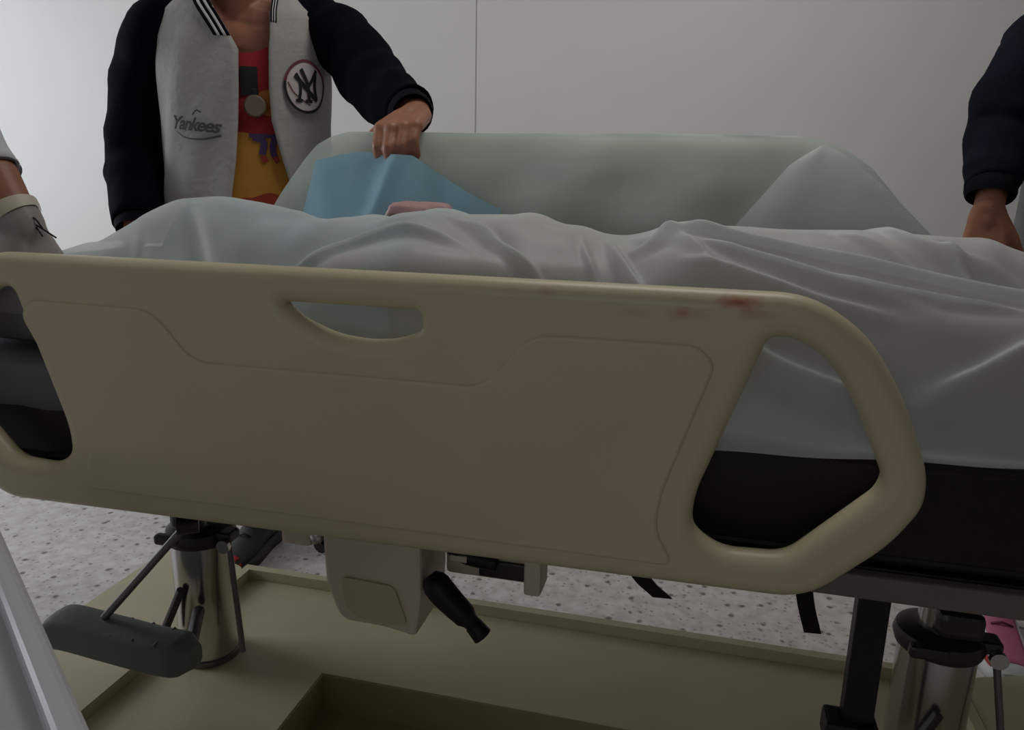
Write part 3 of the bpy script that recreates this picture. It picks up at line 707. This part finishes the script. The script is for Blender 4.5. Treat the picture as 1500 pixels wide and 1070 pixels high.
# trousers
def trousers(J, root, m, f, s):
    V = {k: Vector(v) for k, v in J.items()}; up = Vector((0, 0, 1)); hc = (V['hipL'] + V['hipR']) / 2
    G = [capsule(hc + s * .08 + up * .04, .125, hc - s * .08 + up * .04, .125, 18), capsule(hc + s * .075, .125, hc - s * .075, .125, 18)]
    for q in 'LR':
        G += [capsule(V['hip' + q], .106, V['kn' + q], .074), capsule(V['kn' + q], .074, V['an' + q] + up * .02, .062)]
    return part_me('trousers', fuse(G, .008, 4), m, root)
trousers(J, man, TROUS, mf, ms)
# chest emblem: ring, disc and interlocked letters, laid on the jacket front
def decal(polys, cu, cz, m, par, name, off, rot=0.0, div=.006):
    bm = bmesh.new()
    for poly in polys:
        vs = [bm.verts.new((x, y, 0)) for x, y in poly]
        try: bm.faces.new(vs)
        except ValueError: pass
    bmesh.ops.triangulate(bm, faces=bm.faces)
    bmesh.ops.subdivide_edges(bm, edges=[e for e in bm.edges if e.calc_length() > div], cuts=2, use_grid_fill=True)
    bmesh.ops.subdivide_edges(bm, edges=[e for e in bm.edges if e.calc_length() > div * 1.5], cuts=1, use_grid_fill=True)
    bmesh.ops.triangulate(bm, faces=bm.faces)
    bm.verts.index_update(); vs = []
    for v in bm.verts:
        x, y = rot2((v.co.x, v.co.y), rot); z = cz + y; vs.append(tuple(jpt(th_at(cu, cz) + x / .215, z, off)))
    fs = [[v.index for v in f.verts] for f in bm.faces]; bm.free()
    return part(name, (vs, fs), m, par, smooth=False)
def circ(r, n=40, sx=1.0): return [(r * sx * math.cos(2 * PI * k / n), r * math.sin(2 * PI * k / n)) for k in range(n)]
def ring(r0, r1, n=40, a0=0, a1=2 * PI, sx=1.0):
    return [[(sx * r * math.cos(a), r * math.sin(a)) for r, a in ((r0, A), (r1, A), (r1, B), (r0, B))] for A, B in [(a0 + (a1 - a0) * k / n, a0 + (a1 - a0) * (k + 1) / n) for k in range(n)]]
def stroke(pts, w0, w1=None):
    w1 = w0 if w1 is None else w1; out = []; P = spline([list(p) for p in pts], 14) if len(pts) > 2 else np.array(pts, float); n = len(P)
    L, Rr = [], []
    for i in range(n):
        t = P[min(i + 1, n - 1)] - P[max(i - 1, 0)]; t = t / np.linalg.norm(t); nn = np.array((-t[1], t[0])); ww = (w0 + (w1 - w0) * i / (n - 1)) / 2
        L.append(P[i] + nn * ww); Rr.append(P[i] - nn * ww)
    return [[tuple(L[i]), tuple(Rr[i]), tuple(Rr[i + 1]), tuple(L[i + 1])] for i in range(n - 1)]
EU, EZ = .152, 1.340
emb = decal([circ(.064)], EU, EZ, PATCHW, jk, 'chest_emblem', .010); emb['label'] = 'round white emblem with interlocked N and Y'
decal(ring(.060, .067, 40, PI * .05, PI * .95), EU, EZ, PATCHR, emb, 'emblem_rim', .0112)
decal(ring(.060, .067, 40, PI * .95, PI * 2.05), EU, EZ, INK, emb, 'emblem_rim', .0112)
N_ = stroke([(-.034, .030), (-.022, .012), (-.019, -.012), (-.024, -.036)], .010, .009) + stroke([(-.037, .026), (.034, -.034)], .012) + stroke([(.032, .034), (.028, .0), (.032, -.030)], .010)
Y_ = stroke([(-.018, .042), (.0, .014), (.006, -.006), (.008, -.036)], .012, .010) + stroke([(.036, .042), (.02, .018), (.006, .0)], .009) + stroke([(-.004, -.036), (.018, -.036)], .008) + stroke([(-.034, -.036), (-.014, -.036)], .008)
decal(N_, EU, EZ, INK, emb, 'letter_n', .0118); decal(Y_, EU, EZ, INK, emb, 'letter_y', .0124)
decal(stroke([(-.056, .008), (-.040, -.016), (-.012, -.034), (.012, -.046)], .003), EU, EZ, PATCHR, emb, 'emblem_seam', .0114)
# script word on the other side
def text_polys(txt, size, shear):
    cu = bpy.data.curves.new('t', 'FONT'); cu.body = txt; cu.size = size; cu.shear = shear; cu.align_x = 'CENTER'; cu.align_y = 'CENTER'; cu.resolution_u = 3; cu.offset = .0011; cu.space_character = .86
    o = bpy.data.objects.new('t', cu); COL.objects.link(o); me = evaluated(o); bpy.data.objects.remove(o); bpy.data.curves.remove(cu)
    P = [[(me.vertices[i].co.x, me.vertices[i].co.y) for i in p.vertices] for p in me.polygons]; bpy.data.meshes.remove(me); return P
wd = decal(text_polys('Yankees', .046, .35), -.120, 1.235, INKG, jk, 'script_lettering', .010, -.08, .02); wd['label'] = 'dark script lettering'
decal(stroke([(.0, .024), (.012, .036), (.024, .032)], .004), -.120, 1.235, INKG, jk, 'script_flourish', .010, -.08)
decal(stroke([(-.050, -.020), (-.02, -.033), (.03, -.033), (.072, -.020)], .002, .006), -.120, 1.235, INKG, jk, 'script_swoosh', .010, -.08)
# shirt prints and lanyard badge
def sprint(polys, u, z, m, name, off=-.012): return decal(polys, u, z, m, shirt, name, off)
sprint([[(-.016, -.035), (.016, -.035), (.016, .035), (-.016, .035)]], .022, 1.347, INK, 'dark_print')
sprint([circ(.032)], .066, 1.295, ORANGE, 'orange_print')
sprint(stroke([(-.022, .014), (.0, .004), (-.004, -.03)], .016) + stroke([(.028, .014), (.022, -.012), (.026, -.034)], .016) + stroke([(-.03, .018), (.034, .018)], .010), .048, 1.195, PURPLE, 'purple_print')
sprint(stroke([(-.004, -.032), (.004, -.048)], .014) + stroke([(.026, -.034), (.036, -.048)], .014), .048, 1.195, REDP, 'red_print')
bd = part('badge_disc', xf(tube([(0, -.004, 0), (0, .0, 0), (0, .004, 0)], [.024, .028, .028], 24), Matrix.Translation(jpt(th_at(.030, 1.285), 1.285, .004)) @ Matrix.Rotation(PHI, 4, 'Z')), MEDAL, man, label='round grey metal badge hanging on the shirt')
part('badge_clip', box(tuple(jpt(th_at(.030, 1.318), 1.318, .002)), (.012, .006, .02), .002, 1, (0, 0, PHI)), INK, bd, smooth=False)
# his shoes (red and black)
shoe((-1.250, 1.880, 0), .02, SHOEB, SHOEB, SHOER, SHOER, SHOEB, 'black and red sneaker', man, 1.0, (1, 5), (1, 4))
shoe((-.885, 1.985, 0), .25, SHOEB, SHOEB, SHOER, SHOER, SHOEB, 'black and red sneaker', man)

# ---- person at the right in navy
rp = empty('person', (.875, 1.98, 0), 'person in a navy long-sleeved top at the right edge with one arm lowered', 'person')
rf = Vector((-.25, -.97, 0)).normalized(); rs = Vector((.97, -.25, 0)).normalized()
RC = Vector((.875, 1.98, 0))
JQ = dict(head=RC + rf * .05 + Vector((0, 0, 1.69)), shL=RC + rs * .185 + Vector((0, 0, 1.455)), shR=(.668, 1.985, 1.415),
          elR=(.583, 1.868, 1.225), wrR=(.533, 1.72, 1.085), elL=(1.14, 1.84, 1.19), wrL=(1.08, 1.66, 1.05),
          hipL=RC + rs * .09 + Vector((0, 0, .90)), hipR=RC - rs * .09 + Vector((0, 0, .90)),
          knL=(1.0, 1.93, .49), knR=(.80, 1.93, .49), anL=(1.03, 2.0, .09), anR=(.780, 2.02, .09))
G = body_geo(JQ, rf, .78) + head_geo(JQ['head'], rf) + foot_geo(JQ['anL'], (0, -1, 0)) + foot_geo(JQ['anR'], (-.05, -1, 0))
G += hand(JQ['wrR'], (-.02, -.18, -.97), (-.15, -.97, .2), (.97, -.15, .05), (14, 18, 12), 1.0, thumb=(.75, .55, -.15))
G += hand(JQ['wrL'], (-.1, -.6, -.75), (0, -.5, .6), (-.9, 0, 0), (14, 18, 12))
part_me('body', fuse(G, .0052, 3), SKIN2, rp)
face_parts(JQ['head'], rf, rp)
RR = [(.86, .215, .150), (1.0, .205, .142), (1.2, .200, .138), (1.36, .215, .138), (1.45, .205, .125), (1.50, .16, .105), (1.54, .08, .075)]
def rpt(th, z, off=0):
    a = float(np.interp(z, [q[0] for q in RR], [q[1] for q in RR])) + off; b = float(np.interp(z, [q[0] for q in RR], [q[2] for q in RR])) + off
    sx, cy = math.sin(th), math.cos(th); w1 = 1 + .015 * math.sin(th * 5 + z * 12)
    p = RC + rs * (a * math.copysign(abs(sx) ** .85, sx) * w1) + rf * (b * math.copysign(abs(cy) ** .85, cy) * w1); return Vector((p.x, p.y, z))
top = solid(part('top', grid_sheet(48, 34, lambda u, v: rpt(u * 2 * PI, 1.14 + v * .395)), NAVY2, rp), .005)
solid(part('undershirt', grid_sheet(48, 10, lambda u, v: rpt(u * 2 * PI, .84 + v * .32, -.006)), TROUSG, rp, label='grey shirt hem below the navy top'), .004)
s_ = sleeve([RC - rs * .10 + Vector((0, 0, 1.46)), (.675, 1.985, 1.425), (.640, 1.925, 1.385), (.592, 1.885, 1.305), (.577, 1.860, 1.226), (.553, 1.79, 1.162), (.535, 1.735, 1.118)], [.065, .076, .074, .070, .067, .056, .045], NAVY2, rp, 1.3)
part('cuff', tube([(.539, 1.745, 1.124), (.535, 1.733, 1.112), (.5335, 1.728, 1.102)], [.0455, .0465, .042], 20, False), RIBB, s_)
sleeve([RC + rs * .17 + Vector((0, 0, 1.46)), RC + rs * .225 + Vector((0, 0, 1.40)), (1.12, 1.87, 1.30), (1.14, 1.84, 1.20), (1.11, 1.74, 1.12), (1.09, 1.68, 1.07)], [.080, .084, .080, .072, .058, .050], NAVY2, rp, 5.3)
part('shoulder_strap', tube(spline([(.622, 1.945, 1.462), (.632, 1.96, 1.484), (.66, 1.99, 1.512), (.71, 2.02, 1.515)], 14), .013, 10), LIME, rp, label='lime green shoulder strap')
trousers(JQ, rp, TROUSG, rf, rs)
shoe((.775, 1.965, 0), -.06, SHOEW, SHOEW, SHOEP, SHOER, MAROON, 'white sneaker with pink toe and red side', rp, 1.08)
shoe((1.03, 1.945, 0), .10, SHOEW, SHOEW, SHOEP, SHOER, MAROON, 'white sneaker with pink toe and red side', rp, 1.08)

# ---- person at the left in white with a gloved hand
LC = Vector((-1.70, 0.84, 0)); lf = Vector((.95, -.1, 0)).normalized(); ls = Vector((.1, .95, 0)).normalized()
lp = empty('person', (LC.x, LC.y, 0), 'person in a white uniform at the left edge with a gloved hand on the rail', 'person')
JL = dict(head=LC + lf * .07 + Vector((0, 0, 1.64)), shL=LC + ls * .18 + Vector((0, 0, 1.41)), shR=LC - ls * .18 + Vector((0, 0, 1.41)),
          elL=(-1.330, 1.135, 1.290), wrL=(-1.128, 1.085, 1.030), elR=(-1.83, .615, 1.14), wrR=(-1.78, .63, .90),
          hipL=LC + ls * .09 + Vector((-.22, 0, .88)), hipR=LC - ls * .09 + Vector((-.22, 0, .88)), knL=(-1.92, .94, .48), knR=(-1.92, .73, .48), anL=(-2.0, .95, .09), anR=(-2.0, .72, .09))
G = body_geo(JL, lf, .78) + head_geo(JL['head'], lf) + foot_geo(JL['anL'], (1, 0, 0)) + foot_geo(JL['anR'], (1, 0, 0))
hd = ((-1.128, 1.085, 1.028), (.35, .05, -.85), (.75, -.35, .45), (-.2, -.9, 0), (55, 60, 35))
G += hand(*hd, 0.88) + hand(JL['wrR'], (.1, 0, -1), (-.3, -.9, 0), (.9, -.2, 0), (20, 20, 15))
eL, wL = Vector(JL['elL']), Vector(JL['wrL'])
G.append(capsule(eL.lerp(wL, .45), .030, eL.lerp(wL, .72), .040)); G.append(capsule(eL.lerp(wL, .72), .040, wL, .032))
part_me('body', fuse(G, .0052, 3), SKIN3, lp); face_parts(JL['head'], lf, lp)
gl = part_me('glove', fuse(hand(*hd, 0.88, .0065) + [capsule((-1.137, 1.086, 1.040), .039, (-1.125, 1.085, 1.02), .038)], .005, 3), GLOVE, lp, 'translucent latex glove')
part('glove_cuff', tube([(-1.146, 1.087, 1.050), (-1.138, 1.086, 1.040), (-1.133, 1.086, 1.034)], [.044, .043, .041], 24, False), GCUFF, gl)
for k, (e, b) in enumerate((((-1.078, 1.08, 1.022), .01), ((-1.062, 1.09, 1.006), .0), ((-1.070, 1.07, 1.010), -.004))):
    part('glove_thread', tube(spline([(-1.108, 1.08, 1.04 - k * .006), (-1.092, 1.08, 1.028 + b), e], 10), .0014, 6), INK, gl)
def lpt(th, z, off=0):
    RRl = [(.80, .23, .16), (1.0, .215, .150), (1.2, .205, .142), (1.32, .215, .14), (1.41, .20, .125), (1.46, .15, .10), (1.50, .08, .075)]
    a = float(np.interp(z, [q[0] for q in RRl], [q[1] for q in RRl])) + off; b = float(np.interp(z, [q[0] for q in RRl], [q[2] for q in RRl])) + off
    p = LC + ls * a * math.sin(th) + lf * (b * math.cos(th) - .22 * (1.41 - z) / .53); return Vector((p.x, p.y, z))
solid(part('uniform_top', grid_sheet(40, 30, lambda u, v: lpt(u * 2 * PI, .80 + v * .70)), WCOAT, lp), .004)
q = sleeve([LC + ls * .10 + Vector((0, 0, 1.42)), LC + ls * .18 + Vector((.03, 0, 1.40)), (-1.50, 1.09, 1.345), (-1.335, 1.137, 1.290), (-1.262, 1.120, 1.195), (-1.194, 1.104, 1.108)], [.074, .074, .064, .054, .048, .046], WCOAT, lp, 9.1, 'white uniform sleeve')
part('sleeve_hem', tube([(-1.197, 1.105, 1.112), (-1.191, 1.1035, 1.1045)], [.0472, .0465], 24, False), HEM, q)
sleeve([LC - ls * .12 + Vector((0, 0, 1.42)), LC - ls * .19 + Vector((-.01, 0, 1.38)), (-1.79, .63, 1.24), (-1.83, .615, 1.13)], [.078, .080, .07, .066], WCOAT, lp, 4.4)
trousers(JL, lp, TROUS, lf, ls)

# ---- person lying on the mattress, covered
bodyz = [  # capsules shared by the body and the drape that settles over it
    ((-.905, 1.31, .955), .085, (-.875, 1.31, .955), .082), ((-.78, 1.31, .93), .055, (-.70, 1.31, .925), .06),
    ((-.62, 1.22, .930), .110, (-.62, 1.40, .930), .110), ((-.47, 1.23, .940), .116, (-.47, 1.38, .940), .116), ((-.31, 1.24, .940), .112, (-.31, 1.38, .940), .112),
    ((-.235, 1.24, .930), .106, (-.235, 1.38, .930), .106), ((-.03, 1.23, .932), .110, (-.03, 1.39, .937), .110),
    ((-.62, 1.3, .93), .11, (-.34, 1.3, .942), .112), ((-.34, 1.3, .93), .10, (-.04, 1.3, .91), .10)]
limbs = [((0, 1.38, .945), .098, (.42, 1.385, .965), .074), ((.42, 1.385, .965), .074, (.83, 1.40, .865), .05),
         ((0, 1.19, .940), .105, (.40, 1.125, .890), .085), ((.40, 1.125, .890), .078, (.80, 1.14, .86), .05),
         ((.83, 1.40, .865), .045, (.90, 1.40, .96), .035), ((.80, 1.14, .86), .045, (.87, 1.13, .95), .035)]
near_arm = [((-.63, 1.16, .93), .062, (-.43, 1.10, .955), .060), ((-.43, 1.10, .955), .058, (-.25, 1.15, .96), .040), ((-.25, 1.15, .96), .034, (-.16, 1.18, .965), .028)]
pt = empty('person', (-.25, 1.30, .80), 'person lying on the stretcher under the white sheet with one hand showing', 'person')
far_arm = [((-.64, 1.43, .93), .058, (-.46, 1.525, .885), .045), ((-.46, 1.525, .885), .045, (-.53, 1.503, 1.040), .029)]
G = [capsule(*c, 16) for c in bodyz + limbs + near_arm + far_arm]
G += head_geo((-.895, 1.31, .945), (0, 0, 1), (-1, 0, 0), .98)
G += hand((-.535, 1.500, 1.050), (-.98, .04, .06), (.05, -.2, 1), (.05, -.98, -.1), (55, 70, 45), .92, thumb=(.8, .3, -.4))
part_me('body', fuse(G, .0055, 4), PSKIN, pt)
face_parts((-.895, 1.31, .945), (0, 0, 1), pt, (-1, 0, 0), .98, True)

# ------------------------------------------------------------------ white sheet: cloth relaxed over the body on a height grid
NX, NY = 420, 110
xs = np.linspace(-1.17, .905, NX); ys = np.linspace(1.46, 1.000, NY)
XX, YY = np.meshgrid(xs, ys, indexing='ij')
def cap_height(c):
    (p0, r0, p1, r1) = c; p0 = np.array(p0); p1 = np.array(p1); d = p1[:2] - p0[:2]; L2 = max(1e-9, float(d @ d))
    t = np.clip(((XX - p0[0]) * d[0] + (YY - p0[1]) * d[1]) / L2, 0, 1)
    q = (XX - p0[0] - t * d[0]) ** 2 + (YY - p0[1] - t * d[1]) ** 2; r = r0 + (r1 - r0) * t
    return np.where(q < r * r, p0[2] + t * (p1[2] - p0[2]) + np.sqrt(np.maximum(r * r - q, 0)), 0)
floorz = np.full_like(XX, .803)
for c in bodyz + limbs + near_arm: floorz = np.maximum(floorz, cap_height(c) + .007)
for c in (((-.91, 1.24, .975), .098, (-.91, 1.36, .975), .098), ((-.89, 1.3, .990), .092, (-.74, 1.3, .965), .088), ((-.74, 1.24, .945), .09, (-.62, 1.28, .945), .10), ((-.91, 1.3, .98), .09, (-1.06, 1.31, .93), .085)): floorz = np.maximum(floorz, cap_height(c))
for c in (((-.97, 1.24, .962), .095, (-1.12, 1.26, .895), .085), ((-.97, 1.36, .962), .095, (-1.12, 1.36, .895), .085)): floorz = np.maximum(floorz, cap_height(c))
e = np.clip((-.79 - XX) / .03, 0, 1); pu = np.clip((XX + 1.06) / .27, -1, 1); pv = np.clip((YY - 1.32) / .30, -1, 1)
pilz = .886 + .075 * (np.maximum(0, 1 - pu ** 4) * np.maximum(0, 1 - pv ** 4)) ** .38 + .006
floorz = np.maximum(floorz, np.where((np.abs(XX + 1.06) < .268) & (np.abs(YY - 1.32) < .298), pilz, 0))
z = floorz.copy(); edge_near = floorz[:, -1].copy()
for it in range(700):
    a = .25 * (np.roll(z, 1, 0) + np.roll(z, -1, 0) + np.roll(z, 1, 1) + np.roll(z, -1, 1)) - .000035
    a[0], a[-1] = z[1], z[-2]; a[:, 0] = z[:, 1]; a[:, -1] = edge_near
    z = np.maximum(a, floorz)
FX, FY = 700, 230
xf_, yf_ = np.linspace(xs[0], xs[-1], FX), np.linspace(ys[0], ys[-1], FY)
def refine(a):
    for _ in range(2): a = a.copy(); a[1:-1] = .25 * a[:-2] + .5 * a[1:-1] + .25 * a[2:]; a[:, 1:-1] = .25 * a[:, :-2] + .5 * a[:, 1:-1] + .25 * a[:, 2:]
    b = np.array([np.interp(xf_, xs, a[:, j]) for j in range(a.shape[1])]).T
    return np.array([np.interp(-yf_, -ys, b[i]) for i in range(FX)])
zb = z.copy()
for _ in range(30): zb[1:-1] = .25 * zb[:-2] + .5 * zb[1:-1] + .25 * zb[2:]; zb[:, 1:-1] = .25 * zb[:, :-2] + .5 * zb[:, 1:-1] + .25 * zb[:, 2:]
kb_ = np.clip((-.76 - XX) / .08, 0, 1) * np.clip((YY - 1.02) / .03, 0, 1); z = z * (1 - kb_) + zb * kb_
z = refine(z)
for _ in range(2): z[1:-1] = .25 * z[:-2] + .5 * z[1:-1] + .25 * z[2:]; z[:, 1:-1] = .25 * z[:, :-2] + .5 * z[:, 1:-1] + .25 * z[:, 2:]
xs, ys, NX, NY = xf_, yf_, FX, FY
XX, YY = np.meshgrid(xs, ys, indexing='ij')
# creases pulled tight along the legs and across the waist
def crease(pts, h, wd, fade=.25):
    global z
    P = spline([list(p) for p in pts], 60); best = np.full_like(z, 9e9); tt = np.zeros_like(z)
    for k in range(59):
        d = P[k + 1] - P[k]; L2 = float(d @ d) + 1e-12
        t = np.clip(((XX - P[k][0]) * d[0] + (YY - P[k][1]) * d[1]) / L2, 0, 1)
        q = (XX - P[k][0] - t * d[0]) ** 2 + (YY - P[k][1] - t * d[1]) ** 2
        m = q < best; best = np.where(m, q, best); tt = np.where(m, (k + t) / 59, tt)
    env = np.clip(np.minimum(tt, 1 - tt) / fade, 0, 1)
    wd *= .75; z = z + 2.0 * h * env * (np.exp(-best / (wd * wd)) - .35 * np.exp(-best / (5 * wd * wd)))
crease([(-.13, 1.20), (.02, 1.16), (.19, 1.13), (.45, 1.10), (.75, 1.10)], .013, .013, .12)
crease([(-.03, 1.150), (.06, 1.125), (.17, 1.095), (.30, 1.075)], .009, .009)
crease([(-.04, 1.115), (.06, 1.095), (.16, 1.075), (.26, 1.062)], .009, .010)
crease([(.01, 1.085), (.08, 1.068), (.17, 1.055), (.25, 1.048)], .008, .009)
crease([(.12, 1.112), (.22, 1.095), (.32, 1.085), (.42, 1.085)], .008, .008)
crease([(.02, 1.28), (.10, 1.25), (.20, 1.20), (.33, 1.15), (.42, 1.14)], .008, .010)
crease([(.05, 1.34), (.14, 1.29), (.24, 1.23), (.36, 1.175)], .010, .014)
crease([(.18, 1.37), (.26, 1.33), (.36, 1.27), (.46, 1.21)], .007, .012)
crease([(.34, 1.37), (.39, 1.30), (.43, 1.22), (.45, 1.15)], .008, .014)
crease([(-.155, 1.27), (-.13, 1.19), (-.085, 1.11), (-.05, 1.06)], .011, .013, .45)
crease([(-.195, 1.24), (-.17, 1.17), (-.13, 1.11), (-.10, 1.06)], .008, .010, .45)
crease([(-.12, 1.30), (-.09, 1.22), (-.03, 1.15), (.03, 1.09)], .008, .012, .4)
crease([(-.44, 1.26), (-.36, 1.20), (-.29, 1.13), (-.20, 1.10), (-.08, 1.07)], .011, .012, .35)
crease([(-.72, 1.06), (-.62, 1.10), (-.50, 1.15), (-.40, 1.155), (-.32, 1.10)], .009, .013)
crease([(-.92, 1.24), (-.82, 1.14), (-.76, 1.07)], .006, .02, .4)
crease([(-1.0, 1.22), (-.93, 1.13), (-.90, 1.07)], .006, .02, .4)
crease([(.04, 1.068), (.09, 1.045), (.17, 1.028), (.24, 1.020)], .012, .012)
crease([(.52, 1.065), (.43, 1.05), (.34, 1.032), (.26, 1.020)], .013, .012)
crease([(.52, 1.045), (.45, 1.03), (.38, 1.018)], .008, .010)
crease([(.25, 1.40), (.30, 1.36), (.36, 1.33), (.50, 1.30)], .008, .013)
crease([(-.08, 1.36), (-.02, 1.34), (.05, 1.33), (.10, 1.30)], .006, .014, .45)
nzv = np.array([[noise.noise(Vector((x * 7, y * 13, 3.3))) + .5 * noise.noise(Vector((x * 17 + y * 9, y * 21, 7.7))) for y in ys] for x in xs])
z = z + .004 * nzv * np.clip((YY - 1.0) / .03, 0, 1)
vs, fs = [], []
hang = 4; NYY = NY + hang
for i in range(NX):
    near = np.interp(xs[i], [-1.2, -.97, -.93, 2], [0, 0, 1, 1])
    for j in range(NY): vs.append((xs[i], ys[j], z[i, j]))
    base = z[i, -1]; low = np.interp(xs[i], [-.2, .03, .39, .9], [.770, .778, .795, .803]) + .0015 * math.sin(xs[i] * 31)
    for k in range(1, hang + 1):
        t = k / hang; vs.append((xs[i], 1.000 - .008 * math.sin(t * PI / 2) , base + (min(low, base - .004) - base) * t))
for i in range(NX - 1):
    for j in range(NYY - 1):
        if j >= NY - np.interp(xs[i], [-1.2, -.985, -.94, -.93, 2], [28, 28, 20, -99, -99]): continue
        fs.append([i * NYY + j, (i + 1) * NYY + j, (i + 1) * NYY + j + 1, i * NYY + j + 1])
sh = part('sheet', (vs, fs), SHEET, None); tag(sh, 'thin white non-woven sheet covering the person on the stretcher', 'sheet')
zi = lambda x, y: float(z[int(np.clip(round((x - xs[0]) / (xs[1] - xs[0])), 0, NX - 1)), int(np.clip(round((1.46 - y) / (ys[0] - ys[1])), 0, NY - 1))])

# ------------------------------------------------------------------ green sheet over the far rail
OL = [(.86, -1.06, .57), (1.04, -.960, .402), (1.09, -.930, .350), (1.15, -.893, .297), (1.185, -.868, .252), (1.205, -.835, .205), (1.214, -.800, .160)]
def drape(u, v):
    """v 0 inside bottom -> .72 top -> 1 outside"""
    if v < .80: t = v / .80; zz = .86 + (1.2145 - .86) * (1 - (1 - t) ** 1.25)
    else: t = (v - .80) / .20; zz = 1.2145 - .16 * t ** 1.3
    l = float(np.interp(zz, [q[0] for q in OL], [q[1] for q in OL])); r = float(np.interp(zz, [q[0] for q in OL], [q[2] for q in OL]))
    x = l + (r - l) * u
    if v < .80:
        y = 1.672 - .085 * (1 - t) ** .9 - .022 * math.sin(PI * min(1, t * 1.05))
        y += (1 - t) * .010 * math.sin(x * 23 + 2 * math.sin(zz * 9)) + .006 * noise.noise(Vector((x * 6, zz * 14, 1))) * (1 - t ** 4)
    else: y = 1.672 + .056 * math.sin(min(1, t * 3) * PI / 2) + .004 * noise.noise(Vector((x * 8, zz * 9, 5)))
    zz += .003 * noise.noise(Vector((x * 5, 0, 9)))
    return (x, y, zz)
gs = part('draped_sheet', grid_sheet(130, 60, drape), GREEN, None)
tag(gs, 'pale green sheet hung over the raised far side rail', 'sheet')
def drape_y(x, zz):
    t = 1 - max(0.0, 1 - (zz - .86) / .3545) ** (1 / 1.25) if zz < 1.2145 else 1
    return 1.672 - .085 * (1 - t) ** .9 - .022 * math.sin(PI * min(1, t * 1.05))
def fold(u, v):
    zz = .88 + v * .315; l = float(np.interp(zz, [.88, 1.04, 1.16, 1.195], [-.02, .055, .15, .205])); r = float(np.interp(zz, [.88, 1.04, 1.12, 1.18, 1.195], [.545, .398, .318, .245, .21]))
    x = l + (r - l) * u
    k = (1 - v) ** .6; return (x, drape_y(x, zz) - .004 - k * (.006 + .014 * math.sin(PI * u) + .006 * math.sin(u * 9)), zz)
part('folded_corner', grid_sheet(30, 24, fold), GREENF, gs, label='paler folded corner')

# ------------------------------------------------------------------ blue pad: hangs inside the far rail and runs under the white sheet
def pad(u, v):
    if v < .5:
        t = 1 - v / .5
        xl = -.885 + .035 * t; x = xl + u * (-.42 - xl)
        tz = float(np.interp(x, [-.9, -.85, -.76, -.625, -.575, -.43], [1.13, 1.150, 1.170, 1.163, 1.132, 1.060]))
        zz = .93 + (tz - .93) * t; y = drape_y(x, zz) - .020 - .05 * (1 - t) ** 2 + .006 * math.sin(x * 40 + zz * 11) - .016 * math.exp(-((x + .655 + (1.16 - zz) * .35) / .022) ** 2)
        return (x, y, zz)
    t = (v - .5) / .5; x = -.885 + u * .465 - .02 * t
    y = drape_y(x, .93) - .07 - t * .53
    y0 = drape_y(x, .93) - .07
    if y > 1.455:
        k = (y0 - y) / (y0 - 1.455); zz = .93 * (1 - k) + k * (zi(x, 1.455) - .007)
    else: zz = zi(x, y) - .007
    return (x, y, zz)
bp_ = part('underpad', grid_sheet(50, 80, pad), BLUE, None)
tag(bp_, 'blue absorbent pad spread below the hand on the far rail and under the white sheet', 'pad')

# ------------------------------------------------------------------ white trolley corner in the foreground
ex = Vector((.326, -.234, 0)).normalized(); en = Vector((.58, .81, 0)).normalized()
A = Vector((-.378, .37, 0)) + ex * .06; Bc = Vector((-.704, .604, 0)) - ex * .22
tr = empty('trolley', (A.x - .2, A.y - .1, 0), 'white medical trolley corner with a raised rim in the left foreground', 'trolley')
W_ = .40
def tp(a, b, z): p = A - ex * a - en * b; return (p.x, p.y, z)
Lt = (A - Bc).length
def tslab(a0, a1, b0, b1, z0, z1): 
    vs = [tp(a, b, z) for z in (z0, z1) for a, b in ((a0, b0), (a1, b0), (a1, b1), (a0, b1))]
    return vs, [[0, 1, 2, 3], [4, 5, 6, 7], [0, 1, 5, 4], [1, 2, 6, 5], [2, 3, 7, 6], [3, 0, 4, 7]]
rm = part('rim', merge(tslab(0, Lt, 0, .022, .69, .75), tslab(0, Lt, W_ - .022, W_, .69, .75), tslab(0, .022, .022, W_ - .022, .69, .75), tslab(Lt - .022, Lt, .022, W_ - .022, .69, .75)), WHITE, tr, smooth=False)
bv = rm.modifiers.new('bevel', 'BEVEL'); bv.width = .008; bv.segments = 3; bv.limit_method = 'ANGLE'
part('top', tslab(.021, Lt - .021, .021, W_ - .021, .69, .728), GREYTOP, tr, smooth=False)
part('cabinet', tslab(.03, Lt - .03, .03, W_ - .03, .12, .70), WHITE, tr, smooth=False)
for a in (.06, Lt - .06):
    for b in (.06, W_ - .06):
        p = tp(a, b, 0); c = part('caster', box((p[0], p[1], .095), (.04, .04, .05), .004), DARKST, tr, smooth=False)
        part('wheel', cyl((p[0], p[1] - .012, .036), (p[0], p[1] + .012, .036), .036), WHEEL, c)
